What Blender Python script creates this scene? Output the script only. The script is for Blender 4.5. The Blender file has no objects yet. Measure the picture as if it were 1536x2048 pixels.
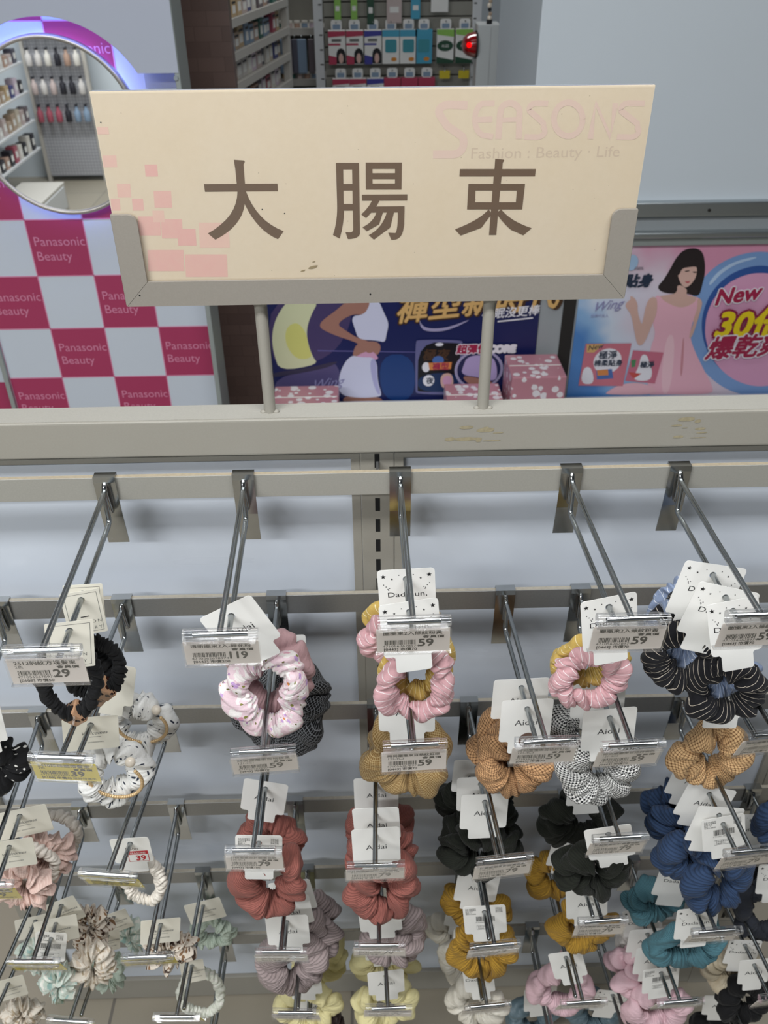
import bpy, bmesh, math, random
import numpy as np
from mathutils import Matrix, Vector

PI = math.pi
scene = bpy.context.scene
COL = scene.collection
random.seed(7)

# ------------------------------------------------------------------ camera
cam_data = bpy.data.cameras.new('camera')
cam = bpy.data.objects.new('camera', cam_data)
COL.objects.link(cam)
scene.camera = cam
cam_data.sensor_fit = 'HORIZONTAL'
cam_data.sensor_width = 36.0
cam_data.lens = 36.0 * 1740.0 / 1536.0
cam_data.clip_start = 0.02
PITCH, YAW, ROLL = math.radians(35.1), 0.0215, 0.0082
fwd = Vector((math.sin(YAW) * math.cos(PITCH), math.cos(YAW) * math.cos(PITCH), -math.sin(PITCH)))
right = Vector((math.cos(YAW), -math.sin(YAW), 0))
up = right.cross(fwd)
r2 = right * math.cos(ROLL) - up * math.sin(ROLL)
u2 = up * math.cos(ROLL) + right * math.sin(ROLL)
cam.matrix_world = Matrix(((r2.x, u2.x, -fwd.x, 0), (r2.y, u2.y, -fwd.y, -0.8), (r2.z, u2.z, -fwd.z, 1.7), (0, 0, 0, 1)))
cam_data.dof.use_dof = True
cam_data.dof.focus_distance = 0.86
cam_data.dof.aperture_fstop = 15.0

# ------------------------------------------------------------------ light and exposure
scene.view_settings.view_transform = 'Standard'
scene.view_settings.look = 'None'
scene.view_settings.gamma = 1.0
scene.view_settings.exposure = 0.1
world = bpy.data.worlds.new('store_ambient')
scene.world = world
world.use_nodes = True
bg = world.node_tree.nodes['Background']
bg.inputs['Color'].default_value = (0.86, 0.93, 1.0, 1)
bg.inputs['Strength'].default_value = 0.035


def area(name, loc, sx, sy, power, color=(0.975, 0.99, 1.0), rot=(0, 0, 0)):
    l = bpy.data.lights.new(name, 'AREA')
    l.shape = 'RECTANGLE'
    l.size, l.size_y, l.energy, l.color = sx, sy, power, color
    o = bpy.data.objects.new(name, l)
    o.location, o.rotation_euler = loc, rot
    COL.objects.link(o)
    return o


area('ceiling_tube_front', (0.0, -0.68, 2.55), 2.4, 0.26, 35)
area('ceiling_tube_behind', (0.1, 0.75, 2.95), 2.4, 0.25, 9)
area('ceiling_tube_aisle', (0.2, 2.6, 2.95), 2.4, 0.3, 11)
area('ceiling_tube_mirror_side', (-2.0, -2.4, 2.95), 2.0, 0.3, 85)

# ------------------------------------------------------------------ measured data (millimetres)
HOOKS = [
    ('h1', 1, -285.6, -281.7, -251.3, 'leopard29'),
    ('h2', 1, -135.7, -132.3, -236.4, 'floral119'),
    ('h3', 1, 35.3, 37.3, -225.4, 'stripe59'),
    ('h4', 1, 223.0, 231.5, -228.6, 'stripe59'),
    ('h5', 1, 342.4, 347.4, -227.2, 'stripe59'),
    ('h6', 2, -443.7, -432.6, -230.1, 'yellow39'),
    ('h7', 2, -298.1, -310.9, -223.5, 'yellow39'),
    ('h8', 2, -113.1, -111.0, -222.4, 'check59'),
    ('h9', 2, 33.6, 40.8, -219.0, 'checkred59'),
    ('h10', 2, 163.0, 174.1, -218.8, 'checkred59'),
    ('h11', 2, 254.4, 259.4, -226.0, 'checkwhite59'),
    ('h12', 2, 391.2, 408.9, -216.7, 'checkred59'),
    ('h13', 3, -443.0, -435.3, -237.9, 'yellow39'),
    ('h14', 3, -278.1, -299.8, -229.4, 'yellow39'),
    ('h15', 3, -137.2, -140.2, -204.2, 'knit79'),
    ('h16', 3, 4.4, -1.1, -227.4, 'knit79'),
    ('h17', 3, 128.7, 144.8, -224.4, 'knit79'),
    ('h18', 3, 274.8, 281.8, -201.0, 'knit79'),
    ('h19', 3, 415.0, 426.9, -222.3, 'knit79'),
    ('h20', 3, 562.5, 574.2, -200.8, 'knit79'),
    ('h22', 4, -429.3, -433.1, -218.3, 'yellow39'),
    ('h23', 4, -289.5, -290.8, -216.8, 'yellow39'),
    ('h24', 4, -116.6, -123.0, -215.4, 'knit79'),
    ('h25', 4, 5.7, 1.8, -210.8, 'knit79'),
    ('h26', 4, 138.8, 148.5, -215.2, 'knit79'),
    ('h27', 4, 281.2, 292.3, -187.0, 'knit79'),
    ('h28', 4, 422.9, 435.4, -205.4, 'knit79'),
    ('h29', 4, 558.1, 578.2, -202.3, 'knit79'),
    ('h30', 5, -525.5, -550.8, -213.8, 'yellow39'),
    ('h31', 5, -406.9, -425.4, -210.9, 'yellow39'),
    ('h32', 5, -272.4, -279.5, -209.9, 'yellow39'),
    ('h33', 5, -109.3, -116.2, -209.4, 'knit79'),
    ('h34', 5, 7.0, 12.7, -207.2, 'knit79'),
    ('h35', 5, 138.0, 150.4, -208.0, 'knit79'),
    ('h36', 5, 274.8, 284.7, -207.2, 'knit79'),
    ('h37', 5, 406.1, 419.8, -210.5, 'knit79'),
    ('h38', 5, 542.6, 563.4, -206.6, 'knit79'),
    ('h39', 6, -259.6, -267.2, -235.7, 'yellow39'),
    ('h42', 6, -109.2, -114.7, -226.8, 'knit79'),
    ('h40', 6, 264.6, 273.4, -224.5, 'knit79'),
    ('h41', 6, 378.0, 397.0, -228.1, 'knit79'),
    ('h43', 6, 549.2, 576.5, -233.3, 'knit79'),
]
PRODUCTS = [
    ('h1', -283.5, -135.3, 1141.9, 'square', 37.3, [('black', 'thin')], -19.5, 10.0, -113.6, 57.4, 86.0, 'thin black hair tie with leopard cube, rearmost under the cream square cards', {'cube': 1, 'T': 0.017}),
    ('h1', -283.3, -145.2, 1141.9, 'square', 36.9, [('black', 'thin')], -2.7, 10.0, -97.9, 52.6, 79.0, 'thin black hair tie with leopard cube hanging half behind the front pair', {'cube': 1, 'T': 0.017}),
    ('h1', -282.7, -189.5, 1141.9, 'square', 43.1, [('black', 'thin')], -19.7, 10.0, -74.6, 68.2, 102.3, 'thin black hair tie with leopard cube, frontmost behind the 29 price label', {'cube': 1, 'T': 0.017}),
    ('h2', -133.2, -173.6, 1141.9, 'aidai', 57.5, [('floral', 'puffy'), ('dustyrose', 'puffyb')], 22.0, 10.0, -115.0, 94.7, 118.4, 'pink floral scrunchie with dusty rose mate on tilted white card', {'roll': -27}),
    ('h3', 36.4, -123.9, 1141.9, 'dada', 57.9, [('pinkstripe', 'puffy'), ('mustardstripe', 'puffyb')], -7.7, 10.0, -91.0, 90.3, 77.0, 'pink and mustard striped scrunchie pair hanging behind the middle pink pair', {'roll': -3}),
    ('h3', 36.8, -173.7, 1141.9, 'dada', 57.7, [('pinkstripe', 'puffyc'), ('mustardstripe', 'puffyb')], 6.2, 10.0, -99.8, 88.0, 106.6, 'pink striped scrunchie pair in front on the middle top hook, behind the centre 59 label', {'roll': -4}),
    ('h4', 229.4, -173.0, 1141.9, 'dada', 55.5, [('pinkstripe', 'puffyb'), ('mustardstripe', 'puffyc')], -2.6, 10.0, -104.5, 88.0, 79.1, 'pink striped scrunchie with mustard mate beside the navy striped packs', {'roll': -8}),
    ('h5', 345.2, -128.2, 1141.9, 'dada', 69.3, [('navystripe', 'puffyb'), ('bluestripe', 'puffy')], -13.6, 10.0, -85.0, 88.0, 100.5, 'navy striped scrunchie pair with pale blue mate, rearmost of its three', {'roll': 14}),
    ('h5', 346.0, -162.8, 1141.9, 'dada', 62.2, [('navystripe', 'puffyc'), ('bluestripe', 'puffyb')], -18.6, 10.0, -90.4, 88.0, 85.7, 'navy striped scrunchie pair with pale blue mate, middle of its three', {'roll': 12}),
    ('h5', 346.4, -182.6, 1141.9, 'dada', 48.8, [('navystripe', 'puffy'), ('bluestripe', 'puffyc')], 22.0, 10.0, -113.6, 88.0, 91.0, 'navy striped scrunchie pair with pale blue mate, front one under a tilted star card', {'roll': -14}),
    ('h6', -437.6, -126.1, 969.6, 'aidai', 50.7, [('blackstar', 'puffy')], -10.0, 10.0, -105.6, 96.0, 76.8, 'black scrunchie with white stars cut off by the left picture edge', {}),
    ('h7', -302.3, -73.4, 969.6, 'plain', 56.0, [('leafprint', 'puffyb')], 15.3, 10.0, -95.0, 96.0, 98.8, 'white scrunchie with navy leaf print and pearl string, behind its twin', {'pearl': 1, 'roll': 12}),
    ('h7', -306.8, -151.7, 969.6, 'script', 58.1, [('leafprint', 'puffy')], 5.7, 10.0, -95.0, 96.0, 104.6, 'white scrunchie with navy leaf print and pearl string, in front above cream scrunchie', {'pearl': 1, 'roll': 8}),
    ('h8', -112.8, -34.0, 969.6, 'aidai', 68.3, [('blackcheck', 'big')], 1.5, -4.0, -81.9, 121.4, 135.9, 'large black windowpane check scrunchie, rear one on its hook', {'free': 1, 'y': -0.034, 'dy': -0.004}),
    ('h8', -112.4, -75.0, 969.6, 'aidai', 66.2, [('blackcheck', 'puffyc')], -0.5, -4.0, -61.1, 128.3, 143.7, 'large black windowpane check scrunchie right behind the floral one', {'free': 1, 'y': -0.075, 'dy': -0.004}),
    ('h9', 37.7, -126.8, 969.6, 'aidai', 63.6, [('browncheck', 'big')], 0.5, 10.0, -101.1, 111.5, 139.4, 'brown fine check scrunchie below the centre pink striped pair', {}),
    ('h10', 168.7, -112.3, 969.6, 'aidai', 64.5, [('orangecheck', 'puffyc')], -7.7, 10.0, -102.7, 96.0, 120.0, 'orange gingham scrunchie hanging behind another on the right centre hook', {}),
    ('h10', 170.3, -144.1, 969.6, 'aidai', 58.4, [('orangecheck', 'big')], -1.6, 10.0, -101.1, 99.0, 123.8, 'orange gingham scrunchie in front, next to the black and white one', {'seal': 'print_brown'}),
    ('h11', 256.9, -112.6, 969.6, 'aidai', 62.3, [('houndstooth', 'puffyc')], 1.4, 10.0, -90.3, 103.5, 110.5, 'black and white check scrunchie behind its twin, under the pink striped pair', {}),
    ('h11', 258.0, -159.9, 969.6, 'aidai', 59.9, [('houndstooth', 'big')], 1.0, 10.0, -89.6, 103.1, 123.0, 'black and white check scrunchie in front, above the dark green scrunchie', {}),
    ('h12', 400.8, -117.4, 969.6, 'aidai', 62.2, [('gingham', 'big')], 8.8, 10.0, -125.0, 104.3, 120.6, 'light orange gingham scrunchie below the navy striped packs', {}),
    ('h13', -439.0, -124.5, 777.4, 'script', 65.9, [('palepink', 'ruffle'), ('cream', 'thin')], 6.6, 10.0, -94.4, 78.5, 91.0, 'pale pink ruffled hair tie with cream band, rear one at left', {'T': 0.03}),
    ('h13', -437.6, -167.8, 777.4, 'script', 54.7, [('palepink', 'ruffle'), ('cream', 'thin')], -12.7, 10.0, -96.5, 79.3, 87.9, 'pale pink ruffled hair tie with cream band, front one at the left edge', {'T': 0.03}),
    ('h14', -294.0, -167.9, 777.4, 'price', 46.3, [('creamsatin', 'thin')], -0.5, 10.0, -92.4, 60.9, 91.3, 'thin cream hair tie on white card with red 39 sticker', {'T': 0.02}),
    ('h15', -138.5, -93.3, 777.4, 'aidai', 56.8, [('brick', 'puffyc')], 0.2, 10.0, -109.0, 96.0, 84.6, 'brick red ribbed scrunchie, rear one on the left red hook', {'roll': 10}),
    ('h15', -139.7, -171.5, 777.4, 'back', 56.0, [('brick', 'big')], 1.0, 10.0, -94.8, 100.3, 125.4, 'brick red ribbed scrunchie, front one under the left 79 label', {'roll': 4}),
    ('h16', 2.2, -92.4, 777.4, 'aidai', 57.0, [('brick', 'puffyc')], 5.0, 10.0, -99.5, 96.0, 115.4, 'brick red ribbed scrunchie, rearmost of three below the brown check one', {}),
    ('h16', 1.1, -136.8, 777.4, 'aidai', 57.6, [('brick', 'puffyb')], 6.4, 10.0, -99.0, 98.1, 117.9, 'brick red ribbed scrunchie, middle of the three on the centre hook', {}),
    ('h16', 0.4, -166.1, 777.4, 'aidai', 58.2, [('brick', 'big')], 5.6, 10.0, -120.0, 103.6, 129.5, 'brick red ribbed scrunchie, front one of the three on the centre hook', {}),
    ('h17', 133.7, -69.1, 777.4, 'aidai', 60.7, [('darkgreen', 'puffyc')], 1.4, 10.0, -85.0, 111.4, 89.1, 'dark green scrunchie, rearmost on the hook above the mustard ones', {'roll': 3}),
    ('h17', 135.5, -95.2, 777.4, 'aidai', 60.9, [('darkgreen', 'big')], 6.6, 10.0, -97.1, 112.0, 89.6, 'dark green scrunchie, second of three above the mustard ones', {}),
    ('h17', 137.5, -122.1, 777.4, 'aidai', 59.7, [('darkgreen', 'puffyb')], 2.6, 10.0, -117.2, 119.0, 99.1, 'dark green scrunchie, front one of three beside the orange gingham one', {}),
    ('h18', 278.0, -93.4, 777.4, 'aidai', 58.5, [('darkgreen', 'big')], -0.0, 10.0, -91.8, 121.5, 106.1, 'dark green scrunchie directly below the black and white check one', {}),
    ('h18', 280.8, -172.1, 777.4, 'aidai', 56.4, [('darkgreen', 'puffyc')], -6.8, 10.0, -88.5, 101.2, 100.1, 'dark green scrunchie in front of its neighbour, card behind the right 79 label', {'roll': -14}),
    ('h19', 419.6, -86.1, 777.4, 'aidai', 65.5, [('navyknit', 'puffyb')], -11.7, 10.0, -85.0, 96.0, 76.8, 'navy blue ribbed scrunchie, rearmost of four under the light gingham one', {'roll': 10}),
    ('h19', 421.4, -119.1, 777.4, 'aidai', 63.9, [('navyknit', 'puffyc')], -16.7, 10.0, -85.0, 96.0, 76.8, 'navy blue ribbed scrunchie, second from the back of four', {'roll': 12}),
    ('h19', 423.0, -149.9, 777.4, 'aidai', 62.5, [('navyknit', 'big')], -13.0, 10.0, -91.2, 96.0, 102.2, 'navy blue ribbed scrunchie, third from the back of four', {'roll': 12}),
    ('h19', 423.7, -162.6, 777.4, 'back', 52.6, [('navyknit', 'puffy')], 22.0, 10.0, -125.0, 104.6, 130.8, 'navy blue ribbed scrunchie, front one with barcode card', {'roll': -12}),
    ('h20', 568.5, -102.6, 777.4, 'aidai', 64.8, [('navyknit', 'big')], 1.1, 10.0, -91.6, 113.1, 105.8, 'navy blue ribbed scrunchie cut off by the right picture edge', {}),
    ('h22', -431.5, -124.5, 577.6, 'script', 41.6, [('brownprint', 'ruffle')], 19.0, 10.0, -70.0, 68.1, 88.4, 'brown and white ruffled hair tie at far left behind the mint one', {'T': 0.03}),
    ('h22', -431.9, -150.3, 577.6, 'script', 54.6, [('creamprint', 'ruffle')], 20.7, 10.0, -125.0, 68.7, 103.1, 'cream printed ruffled hair tie hanging beside the mint one', {'T': 0.03, 'roll': 6}),
    ('h22', -432.3, -170.8, 577.6, 'back', 40.3, [('mint', 'ruffle')], -23.2, 10.0, -125.0, 57.4, 86.1, 'mint and white ruffled hair tie with tilted barcode card', {'T': 0.03, 'roll': 14}),
    ('h23', -290.5, -155.8, 577.6, 'script', 51.7, [('brownprint', 'ruffleb')], 0.4, 10.0, -82.3, 80.8, 77.9, 'brown and cream ruffled hair tie below the thin cream one', {'T': 0.03, 'roll': 10}),
    ('h24', -119.7, -107.0, 577.6, 'aidai', 59.3, [('mauve', 'puffyc')], 20.8, 10.0, -85.0, 96.0, 82.0, 'mauve ribbed scrunchie, rearmost of three left of centre', {}),
    ('h24', -120.5, -131.2, 577.6, 'aidai', 58.3, [('mauve', 'puffyb')], 19.3, 10.0, -104.5, 108.5, 106.9, 'mauve ribbed scrunchie, middle of three left of centre', {}),
    ('h24', -121.2, -156.9, 577.6, 'aidai', 57.3, [('mauve', 'big')], -1.2, 10.0, -125.0, 107.7, 134.6, 'mauve ribbed scrunchie, front one of three left of centre', {}),
    ('h25', 3.2, -136.4, 577.6, 'aidai', 58.2, [('mauve', 'puffyc')], 22.0, 10.0, -85.0, 96.0, 117.6, 'mauve ribbed scrunchie, rear one under the centre brick red ones', {}),
    ('h25', 3.0, -145.1, 577.6, 'aidai', 57.9, [('mauve', 'big')], 16.3, 10.0, -99.2, 96.0, 76.8, 'mauve ribbed scrunchie, front one above the pale yellow scrunchies', {}),
    ('h26', 143.4, -101.9, 577.6, 'aidai', 60.4, [('mustard', 'puffyc')], 2.5, 10.0, -85.0, 107.7, 86.1, 'mustard ribbed scrunchie, rear one below the dark green ones', {'roll': 6}),
    ('h26', 145.6, -150.6, 577.6, 'back', 57.8, [('mustard', 'big')], 3.9, 10.0, -115.1, 105.2, 120.2, 'mustard ribbed scrunchie, front one with barcode card', {'roll': -6}),
    ('h27', 284.3, -52.6, 577.6, 'aidai', 58.8, [('mustard', 'puffyb')], -13.7, 10.0, -85.0, 96.0, 102.4, 'mustard ribbed scrunchie half hidden behind the front dark green one', {'roll': 8, 'seal': 'print_rust'}),
    ('h27', 289.0, -130.2, 577.6, 'aidai', 57.3, [('mustard', 'big')], 8.2, 10.0, -103.5, 109.1, 87.3, 'mustard ribbed scrunchie below the dark green one, label 79 in front', {'roll': -6}),
    ('h28', 429.0, -100.8, 577.6, 'dada', 60.7, [('teal', 'puffyc')], -22.0, 10.0, -85.0, 96.0, 76.8, 'teal ribbed scrunchie, rear one behind the navy blue ones', {}),
    ('h28', 432.8, -162.1, 577.6, 'dada', 57.5, [('teal', 'big')], 5.3, 10.0, -94.2, 118.7, 112.4, 'teal ribbed scrunchie, front one below the navy blue ones', {}),
    ('h29', 560.1, -20.0, 577.6, 'dada', 52.7, [('black', 'puffyc')], 22.0, 10.0, -111.0, 96.0, 108.7, 'black scrunchie on star card at the right edge behind the navy blue one', {}),
    ('h29', 568.2, -101.0, 577.6, 'dada', 57.2, [('charcoal', 'big')], 22.0, 10.0, -125.0, 114.0, 137.1, 'charcoal scrunchie beside the teal one at the right edge', {}),
    ('h30', -530.8, -45.2, 406.1, 'script', 59.0, [('mint', 'ruffle')], -24.0, 10.0, -113.7, 73.7, 91.9, 'mint ruffled hair tie at far left in shade', {'T': 0.03}),
    ('h30', -542.1, -140.8, 406.1, 'script', 44.5, [('creamprint', 'ruffleb')], -8.0, 10.0, -106.9, 69.5, 81.8, 'cream and mint ruffled hair tie in the bottom left corner', {'T': 0.03}),
    ('h31', -410.7, -43.0, 406.1, 'script', 43.4, [('mint', 'ruffleb')], 12.8, 10.0, -70.0, 52.1, 78.1, 'pale mint ruffled hair tie hanging deep behind its row', {'T': 0.03}),
    ('h31', -413.3, -72.6, 406.1, 'script', 35.7, [('sage', 'ruffle')], -24.0, 10.0, -125.0, 63.6, 95.4, 'sage striped ruffled hair tie between the mint and brown ones', {'T': 0.025}),
    ('h32', -273.4, -28.3, 406.1, 'script', 57.4, [('sage', 'ruffle')], -1.7, 10.0, -91.1, 85.5, 81.8, 'sage lace ruffled hair tie, rear one right of the brown one', {'T': 0.025, 'roll': -8}),
    ('h32', -276.6, -122.5, 406.1, 'script', 34.6, [('palemint', 'thin')], -0.6, 10.0, -99.2, 78.1, 117.1, 'pale mint thin hair tie, front one right of the brown one', {'T': 0.02}),
    ('h33', -111.9, -80.1, 406.1, 'aidai', 60.4, [('paleyellow', 'puffyc')], 18.1, 10.0, -85.5, 96.0, 120.0, 'pale yellow scrunchie, rear one behind the mauve ones', {}),
    ('h33', -113.9, -140.6, 406.1, 'aidai', 58.2, [('paleyellow', 'big')], 4.2, 10.0, -111.1, 111.2, 114.1, 'pale yellow scrunchie, front one below the mauve ones', {}),
    ('h34', 9.5, -91.4, 406.1, 'aidai', 60.1, [('paleyellow', 'puffyc')], 1.7, 10.0, -85.0, 114.2, 91.3, 'pale yellow scrunchie, rear one below the centre mauve ones', {}),
    ('h34', 11.0, -145.8, 406.1, 'aidai', 53.7, [('paleyellow', 'big')], -0.7, 10.0, -110.6, 107.2, 114.0, 'pale yellow scrunchie, front one at the bottom centre', {}),
    ('h35', 140.4, -40.6, 406.1, 'dada', 55.7, [('ivorysatin', 'puffyb')], -18.3, 10.0, -85.0, 96.0, 76.8, 'ivory satin scrunchie, rearmost behind the mustard ones', {}),
    ('h35', 143.2, -87.6, 406.1, 'dada', 54.2, [('ivorysatin', 'puffyc')], -1.9, 10.0, -96.2, 96.0, 102.9, 'ivory satin scrunchie, middle of its three', {}),
    ('h35', 146.6, -144.5, 406.1, 'dada', 44.8, [('ivorysatin', 'big')], 5.8, 10.0, -103.2, 102.4, 94.8, 'ivory satin scrunchie, front one at the bottom', {'roll': -8}),
    ('h36', 280.8, -126.5, 406.1, 'aidai', 50.0, [('babypink', 'big')], 4.7, 10.0, -105.4, 110.1, 137.7, 'baby pink scrunchie on tilted card below the right mustard one', {'roll': -16}),
    ('h37', 410.2, -63.5, 406.1, 'dada', 55.2, [('whitesatin', 'puffyb')], 22.0, 10.0, -85.0, 96.0, 76.8, 'white satin scrunchie peeking out behind the teal one', {}),
    ('h37', 412.2, -94.2, 406.1, 'aidai', 57.2, [('babypink', 'puffyc')], -2.7, 10.0, -91.0, 97.4, 85.0, 'baby pink scrunchie, rear one below the teal one', {}),
    ('h37', 414.1, -122.8, 406.1, 'aidai', 56.2, [('babypink', 'puffyb')], -1.4, 10.0, -100.9, 101.7, 81.3, 'baby pink scrunchie, middle one below the teal one', {}),
    ('h37', 416.1, -153.2, 406.1, 'back', 55.2, [('babypink', 'big')], 18.5, 10.0, -125.0, 113.6, 106.9, 'baby pink scrunchie, front one with barcode card', {}),
    ('h38', 554.3, -115.6, 406.1, 'dada', 48.9, [('beigesatin', 'puffyc')], 0.9, 10.0, -96.4, 96.0, 85.2, 'beige satin scrunchie right of the teal one', {}),
    ('h38', 557.3, -145.6, 406.1, 'aidai', 45.0, [('black', 'puffyb')], 22.0, 10.0, -125.0, 96.0, 115.7, 'black scrunchie in the bottom right corner', {}),
    ('h40', 268.0, -86.2, 219.9, 'aidai', 55.3, [('slate', 'puffyc')], 0.3, 10.0, -98.1, 97.7, 116.0, 'slate grey satin scrunchie at the bottom left of the baby pink one', {}),
    ('h41', 385.8, -93.6, 219.9, 'dada', 55.1, [('slate', 'big')], -22.0, 10.0, -85.0, 102.9, 104.0, 'slate grey satin scrunchie at the bottom, behind the baby pink label', {}),
    ('h42', -111.3, -87.0, 219.9, 'aidai', 50.0, [('darkbrown', 'puffyb')], 30.9, 10.0, -101.0, 43.1, 34.5, 'dark brown scrunchie at the bottom edge under the yellow ones', {}),
    ('h43', 561.7, -106.7, 219.9, 'aidai', 54.8, [('black', 'big')], 22.0, 10.0, -105.0, 96.0, 76.8, 'black scrunchie at the bottom edge right of the pink ones', {}),
]
HOOK_LABELS = {
    'h1': 'chrome hook on the top bar, price pocket reading 29, black leopard hair ties on it',
    'h2': 'chrome hook on the top bar, price pocket reading 119, carrying the floral scrunchie',
    'h3': 'chrome hook on the top bar in front of the slotted upright, pink scrunchies on it',
    'h4': 'chrome hook on the top bar with one pink striped scrunchie pack on it',
    'h5': 'chrome hook on the top bar carrying three navy striped packs',
    'h6': 'chrome hook on the second bar running out of frame with a starry black scrunchie',
    'h7': 'chrome hook on the second bar with yellow 39 label and white leaf print scrunchies',
    'h8': 'chrome hook on the second bar holding the black windowpane check scrunchies',
    'h9': 'chrome hook on the second bar holding the brown fine check scrunchie',
    'h10': 'chrome hook on the second bar holding two darker orange gingham scrunchies',
    'h11': 'chrome hook on the second bar holding the black and white check scrunchies',
    'h12': 'chrome hook on the second bar holding the light orange gingham scrunchie',
    'h13': 'chrome hook on the third bar holding pale pink ruffled ties',
    'h14': 'chrome hook on the third bar with yellow label, holding the thin cream tie',
    'h15': 'chrome hook on the third bar holding two brick red scrunchies, readable 79 label',
    'h16': 'chrome hook on the third bar holding three brick red scrunchies',
    'h17': 'chrome hook on the third bar holding three dark green scrunchies',
    'h18': 'chrome hook on the third bar holding dark green scrunchies under the black and white check',
    'h19': 'chrome hook on the third bar holding four navy blue scrunchies',
    'h20': 'chrome hook on the third bar beyond the right edge holding a navy scrunchie',
    'h22': 'chrome hook on the fourth bar with yellow label, holding mint and brown printed ties',
    'h23': 'chrome hook on the fourth bar with yellow label, holding one brown ruffled tie',
    'h24': 'chrome hook on the fourth bar holding three mauve scrunchies',
    'h25': 'chrome hook on the fourth bar holding two mauve scrunchies under the brick red ones',
    'h26': 'chrome hook on the fourth bar holding two mustard scrunchies with a barcode card',
    'h27': 'chrome hook on the fourth bar holding mustard scrunchies, readable 79 label',
    'h28': 'chrome hook on the fourth bar holding the teal scrunchies',
    'h29': 'chrome hook on the fourth bar at the right edge holding charcoal scrunchies',
    'h30': 'chrome hook on the fifth bar at the far left holding mint ties in shade',
    'h31': 'chrome hook on the fifth bar holding sage and pale mint ruffled ties',
    'h32': 'chrome hook on the fifth bar holding the sage lace tie right of the brown one',
    'h33': 'chrome hook on the fifth bar holding pale yellow scrunchies under the three mauve ones',
    'h34': 'chrome hook on the fifth bar at centre holding two pale yellow scrunchies',
    'h35': 'chrome hook on the fifth bar holding the ivory satin scrunchies',
    'h36': 'chrome hook on the fifth bar holding a single baby pink scrunchie',
    'h37': 'chrome hook on the fifth bar holding three baby pink scrunchies',
    'h38': 'chrome hook on the fifth bar holding the beige satin scrunchie',
    'h39': 'empty chrome hook on the lowest bar left of the yellow scrunchies',
    'h42': 'chrome hook on the lowest bar holding a dark brown scrunchie',
    'h40': 'chrome hook on the lowest bar holding a slate grey scrunchie left of the pink one',
    'h41': 'chrome hook on the lowest bar holding a slate grey scrunchie behind the pink label',
    'h43': 'chrome hook on the lowest bar holding a black scrunchie right of the pink ones',
}
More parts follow.
